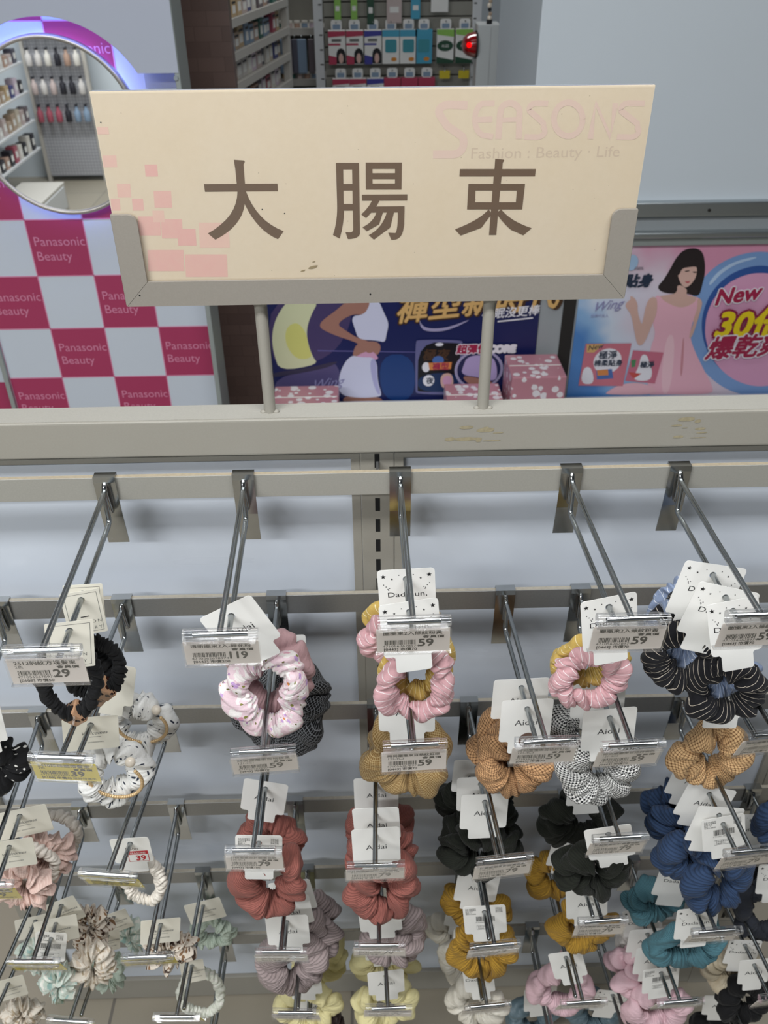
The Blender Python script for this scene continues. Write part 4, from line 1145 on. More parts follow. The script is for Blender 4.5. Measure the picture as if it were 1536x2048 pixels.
Mesh().box(-0.903 - ox, -0.892 - ox, -0.012, 0.05, 0, 2.3, 'edge_grey', 0.002).build('edge_trim', t)
# neighbouring checkered panel further left
m = Mesh()
m.box(-1.45 - ox, -0.905 - ox, 0.02, 0.05, 0, 2.3, 'display_white')
for j in range(13):
    for i in range(4):
        if (i + j) % 2 == 1:
            a = -0.905 - c * (i + 1)
            m.poly([(a - ox, zs[j] - 0.02), (a + c - ox, zs[j] - 0.02), (a + c - ox, zs[j] + c - 0.02), (a - ox, zs[j] + c - 0.02)], 0.0195, 'print_crimson_square')
m.build('neighbour_panel', t)
# header with an arch cut out of its lower edge
cx, cz, R = -0.620, 1.318, 0.204
zb = 1.4205
a0 = math.asin((zb - cz) / R)
arch = [(cx + R * math.cos(a0 + (PI - 2 * a0) * k / 40), cz + R * math.sin(a0 + (PI - 2 * a0) * k / 40)) for k in range(41)]
arch[0] = (arch[0][0], zb)
pts = [(-0.903, zb)] + arch[::-1] + [(-0.362, zb), (-0.362, 2.3), (-0.903, 2.3)]
# build as strips so the concave outline stays clean
m = Mesh()
top = 2.3
row = [(-0.903, zb)] + arch[::-1] + [(-0.362, zb)]
vs, fs = [], []
for (x, z) in row:
    vs += [(x - ox, -0.062, z), (x - ox, -0.062, top), (x - ox, -0.048, z), (x - ox, -0.048, top)]
for i in range(len(row) - 1):
    a, b = 4 * i, 4 * i + 4
    fs += [(a, b, b + 1, a + 1), (a + 2, a + 3, b + 3, b + 2), (a, a + 2, b + 2, b)]
m.add(vs, fs, 'header_white')
m.tube([(-0.3685 - ox, -0.064, 1.4115), (-0.3685 - ox, -0.05, 1.4115)], 0.0045, 'aluminium')
m.build('arched_header', t)
# screw in the lower right tab and its tab
m = Mesh()
m.box(-0.445 - ox, -0.3625 - ox, -0.004, -0.001, 1.385, 1.4195, 'header_white', 0.001)
m.tube([(-0.3715 - ox, -0.0062, 1.4045), (-0.3715 - ox, -0.003, 1.4045)], 0.004, 'aluminium')
m.build('screw_tab', t)
# led strip hidden behind the arch edge, shining on the checkered panel
m = Mesh()
pts = [(cx + (R + 0.022) * math.cos(a), -0.040, cz + (R + 0.022) * math.sin(a)) for a in [a0 + 0.1 + (PI - 2 * a0 - 0.2) * k / 30 for k in range(31)]]
m.tube([(p[0] - ox, p[1], p[2]) for p in pts], 0.004, 'led_blue_violet', seg=8)
m.build('led_strip', t)

mc, mz, mr = -0.636, 1.313, 0.168
t = thing('round_mirror', 'round wall mirror on the checkered display reflecting store shelves', 'mirror', (mc, 1.17, mz))
m = Mesh()
n = 72
m.add([(mr * math.cos(2 * PI * k / n), 0.0, mr * math.sin(2 * PI * k / n)) for k in range(n)], [tuple(range(n))], 'mirror_glass')
m.build('glass', t)
m = Mesh()
vs, fs = [], []
prof = [(mr - 0.0005, 0.0005), (mr - 0.0005, -0.003), (mr + 0.006, -0.004), (mr + 0.009, 0.0), (mr + 0.009, 0.012), (mr - 0.01, 0.012)]
for k in range(n):
    a = 2 * PI * k / n
    for (r, y) in prof:
        vs.append((r * math.cos(a), y, r * math.sin(a)))
np_ = len(prof)
for k in range(n):
    for j in range(np_ - 1):
        fs.append((k * np_ + j, ((k + 1) % n) * np_ + j, ((k + 1) % n) * np_ + j + 1, k * np_ + j + 1))
m.add(vs, fs, 'mirror_rim', smooth=True)
m.build('rim', t)
m = Mesh()
m.tube([((mr - 0.012) * math.cos(2 * PI * k / n), 0.018, (mr - 0.012) * math.sin(2 * PI * k / n)) for k in range(n)], 0.005, 'led_blue_violet', seg=8, closed=True)
m.build('led_halo', t)
m = Mesh()
m.tube([(0, 0.012, 0), (0, 0.03, 0)], 0.08, 'edge_grey', seg=24)
m.build('wall_mount', t)

# ------------------------------------------------------------------ aisle shelves
HUES = ['c9b8b4', 'd8d4d0', 'b05a6a', '5a5a68', 'c9b08a', '8aa0b8', 'cfc3b0', '2c2c34', '4a4f86', 'd9c8d6', 'b8a28c', '3f6f66', 'b99a88', 'e3dfd6', '746a70']
for k, h in enumerate(HUES):
    plain('pack_%d' % k, h, 0.45)
ax, ay, ang = -0.378, 2.0, -0.18
t = thing('aisle_shelf', 'grey cosmetics shelf running back beside the brown pillar', 'shelf', (ax, ay, 0), ang)
Mesh().box(-0.012, 0.012, -0.015, 0.015, 0, 2.1, 'shelf_grey', 0.002).build('post', t)
Mesh().box(-0.012, 0.012, 0.665, 0.695, 0, 2.1, 'shelf_grey', 0.002).build('post', t)
Mesh().box(-0.34, -0.32, 0.0, 0.68, 0, 2.1, 'dark_gap').build('back_board', t)
rows_z = [1.0, 1.085, 1.170, 1.255, 1.335, 1.42]
for z in rows_z:
    m = Mesh()
    m.box(-0.32, 0.012, 0.0, 0.68, z - 0.008, z, 'shelf_grey')
    m.box(0.006, 0.016, 0.0, 0.68, z - 0.014, z + 0.008, 'shelf_grey')
    m.build('shelf_board', t)
rr = random.Random(3)
aisle_rot = Matrix.Translation((ax, ay, 0)) @ Matrix.Rotation(ang, 4, 'Z')
words = ['cream', 'white', 'crimson', 'charcoal', 'amber', 'pale blue', 'sand', 'black', 'indigo', 'lilac', 'tan', 'green', 'orange', 'ivory', 'mauve grey']
ROWN = ['lowest', 'second lowest', 'third', 'fourth', 'fifth', 'top']


def small_box(name, lab, loc, w, d, h, mat, rz, group):
    t = thing(name, lab, 'package', loc, rz, group)
    Mesh().box(-d / 2, d / 2, -w / 2, w / 2, 0.0, h, mat, 0.002).build('carton', t)
    m = Mesh()
    m.box(d / 2, d / 2 + 0.0006, -w * 0.33, w * 0.33, h * 0.2, h * 0.62, 'card_white')
    m.box(d / 2, d / 2 + 0.0008, -w * 0.40, w * 0.40, h * 0.72, h * 0.84, 'pack_7')
    m.build('front_label', t)


for ri, z in enumerate(rows_z):
    if ri < 2:
        continue
    y = 0.03
    i = 0
    while y < 0.63:
        w = rr.uniform(0.040, 0.060)
        h = rr.uniform(0.045, 0.066)
        k = rr.randrange(len(HUES))
        p = aisle_rot @ Vector((-0.03 - rr.uniform(0, 0.01), y + w / 2, z))
        small_box('product_carton', '%s carton, %s row of the aisle shelf, number %d from its front post' % (words[k], ROWN[ri], i + 1), p, w * 0.92, 0.03, h, 'pack_%d' % k, ang, 'cartons on the aisle shelf')
        y += w + rr.uniform(0.0, 0.006)
        i += 1

# back bay with hanging grey socks
t = thing('back_bay_shelf', 'narrow bay behind the aisle shelf with grey textiles hanging', 'shelf', (-0.21, 2.95, 0))
Mesh().box(-0.12, 0.085, 0.10, 0.12, 0, 2.1, 'slat_board').build('back_board', t)
for z in (1.145, 1.315):
    m = Mesh()
    m.box(-0.12, 0.085, -0.10, 0.10, z - 0.012, z, 'shelf_grey')
    m.box(-0.12, 0.085, -0.105, -0.095, z - 0.02, z + 0.004, 'shelf_grey')
    m.build('shelf_board', t)
m = Mesh()
m.box(-0.12, -0.112, -0.1, 0.1, 0, 2.1, 'dark_gap')
m.build('side_panel', t)
for k, (x, cmat, nm) in enumerate(((-0.285, 'pack_5', 'grey blue'), (-0.262, 'pack_9', 'pale lilac'), (-0.238, 'pack_3', 'charcoal'), (-0.212, 'pack_5', 'wide grey'), (-0.178, 'pack_14', 'dark taupe'))):
    t = thing('hanging_sock', '%s textile hanging in the narrow back bay' % nm, 'sock', (x, 2.83, 1.285), group='textiles in the back bay')
    w = 0.011 if k != 3 else 0.017
    m = Mesh()
    m.box(-w, w, -0.006, 0.006, -0.115, 0.0, cmat, 0.004)
    m.build('fabric', t)
    Mesh().tube([(0, 0.0, -0.004), (0, 0.0, 0.012), (0, 0.10, 0.014)], 0.0015, 'wire_steel', seg=8).build('hanger', t)
for zi, z in enumerate((1.145, 1.315)):
    for k in range(6):
        hue = [9, 4, 11, 0, 12, 5][(k + zi) % 6]
        t = thing('small_pot', 'tiny %s pot, %s shelf of the back bay, %s from its left' % (words[hue], 'lower' if zi == 0 else 'upper', ['first', 'second', 'third', 'fourth', 'fifth', 'sixth'][k]), 'pot', (-0.312 + 0.028 * k, 2.875, z), group='pots in the back bay')
        Mesh().tube([(0, 0, 0), (0, 0, 0.018)], 0.011, 'pack_%d' % hue, seg=14).build('jar', t)
        Mesh().tube([(0, 0, 0.018), (0, 0, 0.025)], 0.0115, 'pack_13', seg=14).build('lid', t)

# slatwall
t = thing('slat_wall', 'grey slat wall board holding hanging hair colour boxes', 'display board', (0.14, 2.7, 0))
m = Mesh()
zz = 0.62
while zz < 1.9:
    m.box(-0.262, 0.262, 0.004, 0.02, zz, zz + 0.0425, 'slat_board', 0.001)
    zz += 0.0467
m.box(-0.262, 0.262, 0.018, 0.028, 0.3, 1.9, 'slat_groove')
m.build('slat_panel', t)
for x in (-0.282, 0.276):
    m = Mesh()
    m.box(x - 0.016, x + 0.016, -0.012, 0.03, 0, 2.0, 'ledge_white', 0.002)
    for k in range(18):
        m.box(x + (0.002 if x < 0 else -0.012), x + (0.014 if x < 0 else -0.002), -0.0126, -0.0118, 0.75 + k * 0.0467, 0.754 + k * 0.0467, 'slat_groove')
    m.build('slotted_post', t)


def hair_box(x, z, w, h, kind, lab):
    t = thing('hair_colour_box', lab, 'box', (x, 2.655, z), group='hair colour boxes on the slat wall')
    body = {'pinkgirl': 'card_white', 'bluegirl': 'card_white', 'aqua': 'card_white', 'deepaqua': 'pack_aqua', 'green': 'card_white', 'crimson': 'pack_crimson'}[kind]
    m = Mesh().box(-w / 2, w / 2, 0, 0.022, -h, 0, body, 0.0015)
    y = -0.0004
    if kind in ('pinkgirl', 'bluegirl'):
        cc = 'pack_crimson' if kind == 'pinkgirl' else 'pack_violet'
        m.poly([(-w / 2, -h * 0.02), (w / 2, -h * 0.02), (w / 2, -h * 0.16), (-w / 2, -h * 0.20)], y, cc)
        m.poly([(-w / 2, -h * 0.38), (w * 0.2, -h * 0.38), (w * 0.2, -h * 0.44), (-w / 2, -h * 0.44)], y, cc)
        m.poly([(-w / 2, -h * 0.72), (-w * 0.05, -h * 0.78), (-w * 0.05, -h), (-w / 2, -h)], y, cc)
        m.poly([(-w * .3, -h * 0.25), (w * 0.25, -h * 0.25), (w * 0.25, -h * 0.33), (-w * .3, -h * 0.33)], y, 'print_grey')
        m.ellipse(w * 0.22, -h * 0.72, w * 0.27, h * 0.20, y - 0.0002, 'print_black')
        m.poly([(-w * 0.05, -h * 0.72), (w * 0.49, -h * 0.72), (w * 0.49, -h * 0.98), (-w * 0.05, -h * 0.98)], y - 0.0001, 'print_black')
        m.ellipse(w * 0.22, -h * 0.82, w * 0.14, h * 0.15, y - 0.0004, 'poster_face')
    elif kind in ('aqua', 'deepaqua'):
        m.poly([(-w / 2, 0), (w / 2, 0), (w / 2, -h * 0.2), (-w / 2, -h * 0.2)], y, 'pack_aqua')
        m.prism(rounded(-w * .34, w * .34, -h * 0.66, -h * 0.28, 0.006), y - 0.0004, y, 'pack_teal')
        m.ellipse(w * 0.18, -h * 0.86, w * 0.17, h * 0.06, y - 0.0002, 'print_orange')
    elif kind == 'green':
        m.poly([(-w / 2, 0), (w / 2, 0), (w / 2, -h * 0.22), (-w / 2, -h * 0.15)], y, 'pack_lime')
        m.ellipse(0, -h * 0.48, w * 0.47, h * 0.16, y - 0.0002, 'pack_forest')
        m.poly([(-w / 2, -h), (w / 2, -h), (w / 2, -h * 0.9), (-w / 2, -h * 0.8)], y, 'pack_forest')
        m.text('ALES', 0, -h * 0.52, 0.012, y - 0.0004, 'card_white', align='CENTER')
    else:
        m.poly([(-w * .4, -h * 0.4), (w * 0.1, -h * 0.4), (w * 0.1, -h * 0.5), (-w * .4, -h * 0.5)], y, 'card_white')
    m.build('carton', t)
    m = Mesh()
    m.prism(rounded(-0.019, 0.019, 0, 0.032, 0.008), 0.002, 0.004, 'card_white')
    m.prism(rounded(-0.013, 0.013, 0.003, 0.018, 0.002), 0.001, 0.002, 'pack_5')
    m.build('hang_tab', t)
    m = Mesh()
    m.tube([(0, -0.012, 0.026), (0, 0.05, 0.026)], 0.002, 'wire_steel', seg=8)
    m.build('peg', t)


plain('pack_aqua', '4aa8c8', 0.4)
plain('pack_teal', '3f96a4', 0.4)
plain('pack_lime', '93c85c', 0.4)
plain('pack_forest', '1e4a34', 0.4)
plain('pack_crimson', 'b83a58', 0.4)
plain('pack_violet', '3f3f9c', 0.4)
plain('tag_yellow', 'd8c42c', 0.5)
KIND = ['pinkgirl', 'pinkgirl', 'bluegirl', 'aqua', 'aqua', 'deepaqua', 'green', 'green']
XS = [-0.078, -0.015, 0.049, 0.112, 0.174, 0.228, 0.304, 0.371]
LAB = ['pink and white hair colour box with portrait, middle row, first from the left post',
       'pink and white hair colour box with portrait, middle row, second from the left post',
       'violet and white hair colour box with black-haired portrait in the middle row',
       'white and aqua hair colour box with teal square, first of two in the middle row',
       'white and aqua hair colour box with teal square, second of two in the middle row',
       'solid deep aqua hair colour box in the middle row',
       'white and green hair colour box with dark oval, clear of the red beacon',
       'white and green hair colour box with dark oval, partly behind the red beacon']
for x, k, lb in zip(XS, KIND, LAB):
    hair_box(x, 1.330, 0.060, 0.107, k, lb)
LAB2 = ['pink-topped hair colour box in the low row, first from the left post', 'pink-topped hair colour box in the low row, second from the left post', 'violet-topped hair colour box in the low row', 'crimson hair colour box in the low row, first of three', 'crimson hair colour box in the low row, middle of three', 'crimson hair colour box in the low row, last of three']
for x, k, lb in zip([-0.068, -0.007, 0.056, 0.117, 0.179, 0.241], ['pinkgirl', 'pinkgirl', 'bluegirl', 'crimson', 'crimson', 'crimson'], LAB2):
    hair_box(x, 1.178, 0.060, 0.107, k, lb)
for x, lb in ((0.305, 'yellow price tag on an empty peg, low row, first of two'), (0.374, 'yellow price tag on an empty peg, low row, beside the alarm cabinet')):
    t = thing('price_tag', lb, 'price tag', (x, 2.655, 1.196), group='yellow tags on the slat wall')
    Mesh().prism(rounded(-0.019, 0.019, -0.022, 0.004, 0.002), 0, 0.001, 'tag_yellow').build('card', t)
    m = Mesh()
    m.tube([(0, 0.001, 0.0), (0, 0.001, 0.012), (0, 0.05, 0.012)], 0.002, 'wire_steel', seg=8)
    m.build('peg', t)
for x, w, h, mat, lb in ((-0.072, 0.022, 0.06, 'pack_lime', 'narrow lime green packet in the upper row, first from the left post'), (-0.015, 0.022, 0.06, 'pack_lime', 'narrow lime green packet in the upper row, second from the left post'),
                         (0.042, 0.024, 0.075, 'pack_forest', 'dark green packet hanging in the upper row'), (0.124, 0.052, 0.072, 'pack_0', 'pale portrait packet hanging in the upper row'),
                         (0.198, 0.032, 0.06, 'pack_aqua', 'aqua packet hanging in the upper row'), (0.281, 0.06, 0.04, 'card_white', 'white packet hanging in the upper row near the post')):
    t = thing('hanging_packet', lb, 'packet', (x, 2.655, 1.422), group='packets in the upper slat wall row')
    m = Mesh().box(-w / 2, w / 2, 0, 0.008, -h, 0.03, mat, 0.002)
    m.poly([(-w * 0.3, -h * 0.3), (w * 0.3, -h * 0.3), (w * 0.3, -h * 0.55), (-w * 0.3, -h * 0.55)], -0.0003, 'card_white')
    m.build('pouch', t)
    Mesh().tube([(0, -0.012, 0.024), (0, 0.05, 0.024)], 0.002, 'wire_steel', seg=8).build('peg', t)

# alarm cabinet with red beacon
t = thing('alarm_cabinet', 'grey metal cabinet with red beacon beside the slat wall', 'alarm', (0.412, 2.33, 0))
Mesh().box(-0.038, 0.034, -0.03, 0.06, 0.0, 1.380, 'alarm_grey', 0.004).build('body', t)
Mesh().box(0.004, 0.0045, -0.031, -0.0295, 1.18, 1.37, 'print_grey').build('door_seam', t)
m = Mesh()
prof = [(0.0, 0.037), (0.012, 0.036), (0.028, 0.031), (0.040, 0.020), (0.046, 0.0)]
n = 24
vs, fs = [], []
for d, r in prof:
    for k in range(n):
        vs.append((-0.040 - d, -0.01 + r * math.cos(2 * PI * k / n), 1.322 + r * math.sin(2 * PI * k / n)))
for j in range(len(prof) - 1):
    for k in range(n):
        fs.append((j * n + k, j * n + (k + 1) % n, (j + 1) * n + (k + 1) % n, (j + 1) * n + k))
m.add(vs, fs, 'red_lens', smooth=True)
b = m.build('beacon', t)
Mesh().sphere((-0.066, -0.022, 1.322), 0.0095, 'beacon_lamp').build('lamp', b)
Mesh().tube([(-0.042, -0.01, 1.322), (-0.036, -0.01, 1.322)], 0.040, 'dark_gap', seg=24).build('beacon_base', t)
t = thing('bead_chain', 'small hanging chain of glass and dark beads above the alarm cabinet', 'chain', (0.411, 2.315, 1.380))
m = Mesh()
m.tube([(0, 0, 0), (0, 0, 0.012)], 0.009, 'print_black', seg=12)
m.build('stopper', t)
m = Mesh()
for k in range(12):
    m.sphere((0.002 * math.sin(k * 1.7), 0.001, 0.016 + k * 0.0115), 0.006 if k % 3 else 0.008, ['pearl', 'pack_10', 'print_black'][k % 3], 10, 6)
m.build('beads', t)

# ------------------------------------------------------------------ what the mirror sees: store behind the photographer
struct(Mesh().box(-4.4, 3.0, -3.9, -3.8, 0, 2.8, 'wall_white').build('wall_far'))
t = thing('pegboard_stand', 'grey pegboard panel with hanging goods seen in the round mirror', 'display board', (-2.115, -3.66, 0))
Mesh().box(-0.20, 0.20, -0.02, 0.0, 0.04, 1.6, 'pegboard').build('board', t)
for x in (-0.205, 0.205):
    Mesh().box(x - 0.012, x + 0.012, -0.03, 0.012, 0, 1.6, 'shelf_grey').build('upright', t)
rr = random.Random(11)
ROWL = ['bottom', 'middle', 'upper', 'top']
for r, z in enumerate((0.52, 0.70, 0.88, 1.06)):
    for k in range(6):
        hue = [[2, 2, 2, 7, 5, 5], [0, 1, 0, 7, 7, 1], [1, 1, 13, 7, 12, 13], [9, 0, 11, 11, 7, 13]][r][k]
        t = thing('hanging_bottle', '%s bottle pack, %s row of the mirrored pegboard, slot %s' % (words[hue], ROWL[r], 'one two three four five six'.split()[k]), 'package', (-2.28 + 0.066 * k, -3.62, z), group='packs on the mirrored pegboard')
        m = Mesh()
        m.tube([(0, 0, -0.10), (0, 0, -0.095), (0, 0, -0.035), (0, 0, -0.02), (0, 0, 0)], 0.02, 'pack_%d' % hue, seg=12, radii=[0.02, 0.022, 0.022, 0.010, 0.010])
        m.build('bottle', t)
        m = Mesh()
        m.tube([(0, 0.0, 0.0), (0, 0.0, 0.012)], 0.011, 'pack_7', seg=12)
        m.build('cap', t)
        Mesh().box(-0.003, 0.003, -0.045, 0.0, 0.010, 0.014, 'wire_steel').build('peg', t)
t = thing('side_shelf', 'white shelf rack with small goods at the left of the mirror image', 'shelf', (-2.33, -2.9, 0))
Mesh().box(-0.24, -0.20, -0.5, 0.5, 0, 1.5, 'wall_white').build('back_board', t)
for z in (0.3, 0.48, 0.66, 0.84, 1.02):
    Mesh().box(-0.2, 0.08, -0.5, 0.5, z - 0.012, z, 'ledge_white').build('shelf_board', t)
for r, z in enumerate((0.3, 0.48, 0.66, 0.84)):
    for k in range(9):
        hue = rr.randrange(15)
        p = (-2.33 + 0.035, -3.32 + 0.09 * k, z)
        t = thing('shelf_packet', '%s packet, %s tier of the mirrored rack, place %s' % (words[hue], ROWL[r], 'one two three four five six seven eight nine'.split()[k]), 'package', p, group='packets on the mirrored rack')
        h = rr.uniform(0.06, 0.11)
        m = Mesh().box(-0.03, 0.03, -0.03, 0.03, 0, h, 'pack_%d' % hue, 0.004)
        m.build('carton', t)
        Mesh().box(0.030, 0.0306, -0.02, 0.02, h * 0.3, h * 0.7, 'card_white').build('front_label', t)
t = thing('low_cabinet', 'low cream cabinet on the tiled floor in the mirror image', 'cabinet', (-2.02, -2.55, 0))
Mesh().box(-0.22, 0.06, -0.3, 0.3, 0.0, 0.20, 'shelf_grey', 0.004).build('body', t)
Mesh().box(0.06, 0.066, -0.26, 0.26, 0.05, 0.18, 'ledge_white', 0.002).build('door', t)

# ================================================================== SCRUNCHIE RACK (gondola)
t = thing('display_rack', 'beige metal display rack with white back panels and central slotted upright', 'display rack', (0, 0.04, 0))
oy = 0.04
m = Mesh()
m.box(-0.61, 0.635, 0.020 - oy, 0.0565 - oy, 1.203, 1.2472, 'beige_fascia', 0.0025)
m.build('top_beam', t)
m = Mesh()
m.box(-0.61, 0.635, 0.0225 - oy, 0.0545 - oy, 1.2465, 1.2479, 'beige_powder_coat')
m.build('top_cap', t)
rs = random.Random(5)
for (x0, x1, z0, z1) in ((0.084, 0.148, 1.212, 1.236), (0.331, 0.372, 1.213, 1.241)):
    m = Mesh()
    for k in range(9):
        a, b = rs.uniform(x0, x1 - 0.008), rs.uniform(z0, z1 - 0.004)
        w, h = rs.uniform(0.006, 0.022), rs.uniform(0.0012, 0.006)
        m.poly(chaikin([(a, b), (min(a + w, x1), b + 0.0004), (min(a + w, x1), b + h), (a, b + h * 0.8)], 1), 0.0197 - oy - k * 0.00001, 'tape_residue')
    m.build('tape_residue', t)
# uprights
for x, w in ((0.0107, 0.0378), (-0.5893, 0.0378), (0.6107, 0.0378)):
    m = Mesh()
    m.box(x - w / 2, x + w / 2, 0.030 - oy, 0.055 - oy, 0.0, 1.204, 'beige_fascia', 0.0015)
    z = 1.1885
    while z > 0.04:
        m.box(x - 0.003, x + 0.0025, 0.0296 - oy, 0.0306 - oy, z - 0.0105, z + 0.0075, 'slot_black')
        z -= 0.0298
    m.build('slotted_upright', t)
for x0, x1 in ((-0.5700, -0.0085), (0.0300, 0.5915)):
    m = Mesh()
    m.box(x0 + 0.002, x1 - 0.002, 0.0375 - oy, 0.0395 - oy, 0.07, 1.2, 'back_panel')
    m.build('back_panel', t)
    m = Mesh()
    e = 0.0105
    m.box(x0, x1, 0.031 - oy, 0.040 - oy, 1.2020 - 0.0125, 1.2020, 'beige_fascia', 0.001)
    m.box(x0, x0 + e, 0.0312 - oy, 0.040 - oy, 0.07, 1.190, 'beige_fascia', 0.001)
    m.box(x1 - e, x1, 0.0312 - oy, 0.040 - oy, 0.07, 1.190, 'beige_fascia', 0.001)
    m.build('panel_frame', t)
Mesh().box(-0.57, 0.59, 0.028 - oy, 0.031 - oy, 1.2018, 1.2032, 'slot_black').build('shadow_gap', t)
for x0, x1 in ((-0.5700, -0.0085), (0.0300, 0.5915)):
    m = Mesh()
    m.box(x0, x1, 0.0310 - oy, 0.040 - oy, 0.004, 0.068, 'beige_fascia', 0.001)
    m.build('kick_board', t)

BARN = [None, 'topmost', 'second', 'third', 'fourth', 'fifth', 'lowest']
BARZ = [None, 1.1904, 1.0181, 0.8259, 0.6261, 0.4546, 0.2684]
for k in range(1, 7):
    z = BARZ[k]
    t = thing('cross_bar', '%s horizontal grey steel bar across the white panels' % BARN[k], 'bar', (0, 0.003, z), group='cross bars of the rack')
    m = Mesh()
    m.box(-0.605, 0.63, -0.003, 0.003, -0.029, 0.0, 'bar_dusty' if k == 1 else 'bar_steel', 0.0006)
    m.build('flat_bar', t)
    m = Mesh()
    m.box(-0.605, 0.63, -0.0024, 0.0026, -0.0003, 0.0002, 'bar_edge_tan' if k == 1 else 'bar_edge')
    m.build('worn_edge', t)
    for x in (-0.5893, 0.0107, 0.6107):
        Mesh().box(x - 0.0015, x + 0.0015, 0.003, 0.03, -0.026, -0.004, 'bar_steel').build('bracket', t)

# ------------------------------------------------------------------ sign on two posts
t = thing('sign_holder', 'taupe metal sign holder with cream placard reading three brown characters', 'sign', (0.011, 0.038, 1.2472))
ox, oy, oz = 0.011, 0.038, 1.2472
m = Mesh()
FL, FR, FB = -0.2338, 0.2585, 1.3742
wl, wr, hb = 0.0235, 0.0235, 0.0245
TOPL = 1.4630
y0, y1 = 0.024, 0.0275


def o2(p):
    return (p[0] - ox, p[1] - oz)


rad = 0.008
lp = [(FL, TOPL), (FL + wl - rad, TOPL)] + [(FL + wl - rad + rad * math.sin(a), TOPL - rad + rad * math.cos(a)) for a in (0.4, 0.8, 1.2, 1.57)] + [(FL + wl, FB + hb), (FL, FB)]
rp = [(FR, TOPL - 0.0015), (FR - wr + rad, TOPL - 0.0015)] + [(FR - wr + rad - rad * math.sin(a), TOPL - 0.0015 - rad + rad * math.cos(a)) for a in (0.4, 0.8, 1.2, 1.57)] + [(FR - wr, FB + hb), (FR, FB)]
bp = [(FL + 0.0004, FB), (FL + wl + 0.0004, FB + hb), (FR - wr - 0.0004, FB + hb), (FR - 0.0004, FB)]
for p in (lp, rp, bp):
    m.prism([o2(q) for q in p], y0 - oy, y1 - oy, 'frame_taupe')
# side walls, floor and back of the channel
m.box(FL - 0.0014 - ox, FL + 0.0001 - ox, y1 - oy, 0.046 - oy, FB + 0.0003 - oz, TOPL - 0.001 - oz, 'frame_taupe')
m.box(FR - 0.0001 - ox, FR + 0.0014 - ox, y1 - oy, 0.046 - oy, FB + 0.0003 - oz, TOPL - 0.003 - oz, 'frame_taupe')
m.box(FL + 0.002 - ox, FR - 0.002 - ox, y1 - oy, 0.046 - oy, FB + 0.0003 - oz, FB + 0.0018 - oz, 'frame_taupe')
m.box(FL + 0.002 - ox, FR - 0.002 - ox, 0.0440 - oy, 0.0458 - oy, FB + 0.002 - oz, FB + hb - oz, 'frame_taupe')
for q in ((-0.2195, 1.3855), (0.006, 1.383)):
    m.ellipse(q[0] - ox, q[1] - oz, 0.0009, 0.0009, y0 - 0.0002 - oy, 'slot_black', 10)
m.build('channel_frame', t)
for x in (-0.1046, 0.1266):
    m = Mesh()
    m.tube([(x - ox, 0, -0.0005), (x - ox, 0, 0.005), (x - ox, 0, FB - oz + 0.0005)], 0.0063, 'beige_fascia', seg=20)
    m.sphere((x - ox - 0.007, -0.002, 0.001), 0.0035, 'beige_fascia', 10, 6, sz=0.7)
    m.sphere((x - ox + 0.007, -0.002, 0.001), 0.0035, 'beige_fascia', 10, 6, sz=0.7)
    m.tube([(x - ox, 0, FB - oz - 0.006), (x - ox, 0, FB - oz)], 0.0063, 'beige_fascia', seg=20, radii=[0.0065, 0.0095], cap=False)
    m.build('post', t)
m = Mesh()
P0, P1, PT = -0.2335, 0.2580, 1.5665
yp = 0.0295 - oy
m.box(P0 - ox, P1 - ox, yp, yp + 0.0035, FB + 0.003 - oz, PT - oz, 'sign_paper')
m.box(P0 - ox, P1 - ox, yp + 0.004, yp + 0.0075, FB + 0.003 - oz, PT - 0.0005 - oz, 'pack_8')
m.box(P0 - ox, P1 - ox, yp + 0.0075, yp + 0.0085, FB + 0.003 - oz, PT - oz, 'pillar_post_grey')
for kx, (pts, w) in enumerate(SIGN_SQUARES):
    nm = 'sign_pink_%d' % int(w * 10)
    if nm not in M:
        f = 0.35 + 0.5 * w
        a, b = lin('e8d6bc'), lin('e3a6a2')
        tt = NT(nm)
        n_ = tt.noise(tt.geo(), 140, 3)
        c_ = tuple(a[i] * (1 - f) + b[i] * f for i in range(3)) + (1,)
        tt.color(tt.mix(tt.math('MULTIPLY', n_, 0.3), c_, a))
        tt.b.inputs['Roughness'].default_value = 0.35
        M[nm] = tt.m
    m.poly([(a / 1000 - ox, b / 1000 - oz) for a, b in pts], yp - 0.00005 - kx * 0.000005, nm)
plain('sign_logo', 'e1c8b8', 0.4)
plain('sign_tagline', 'd2bfa8', 0.4)
plain('sign_ink', '6f5842', 0.4, grain=0.08, gscale=200)
plain('sign_stain', '9c8a66', 0.5, grain=0.3, gscale=300)
for kx, (w, pts) in enumerate(SIGN_LOGO):
    m.stroke([(a / 1000 - ox, b / 1000 - oz) for a, b in pts], w / 1000, yp - 0.00008 - kx * 0.000008, 'sign_logo')
m.text('Fashion : Beauty · Life', 0.0985 - ox, 1.5075 - oz, 0.0135, yp - 0.00008, 'sign_tagline', sx=1.15)
for kx, pts in enumerate(SIGN_INK):
    m.poly([(a / 1000 - ox, b / 1000 - oz) for a, b in pts], yp - 0.00016 - kx * 0.000008, 'sign_ink')
for (x, z, w, h) in ((-0.055, 1.4075, 0.012, 0.004), (-0.062, 1.405, 0.006, 0.002), (-0.05, 1.414, 0.004, 0.0015)):
    m.poly(chaikin([(x - ox, z - oz), (x + w * 0.6 - ox, z - oz), (x + w - ox, z + h - oz), (x + w * 0.3 - ox, z + h * 0.7 - oz)]), yp - 0.0003, 'sign_stain')
for (x, z) in ((-0.2285, 1.5420), (-0.0935, 1.4650), (-0.073, 1.4610)):
    m.ellipse(x - ox, z - oz, 0.0006, 0.0006, yp - 0.0003, 'slot_black', 8)
pl = m.build('placard', t)
pl['label'] = 'cream aged placard with pink squares and brown lettering'
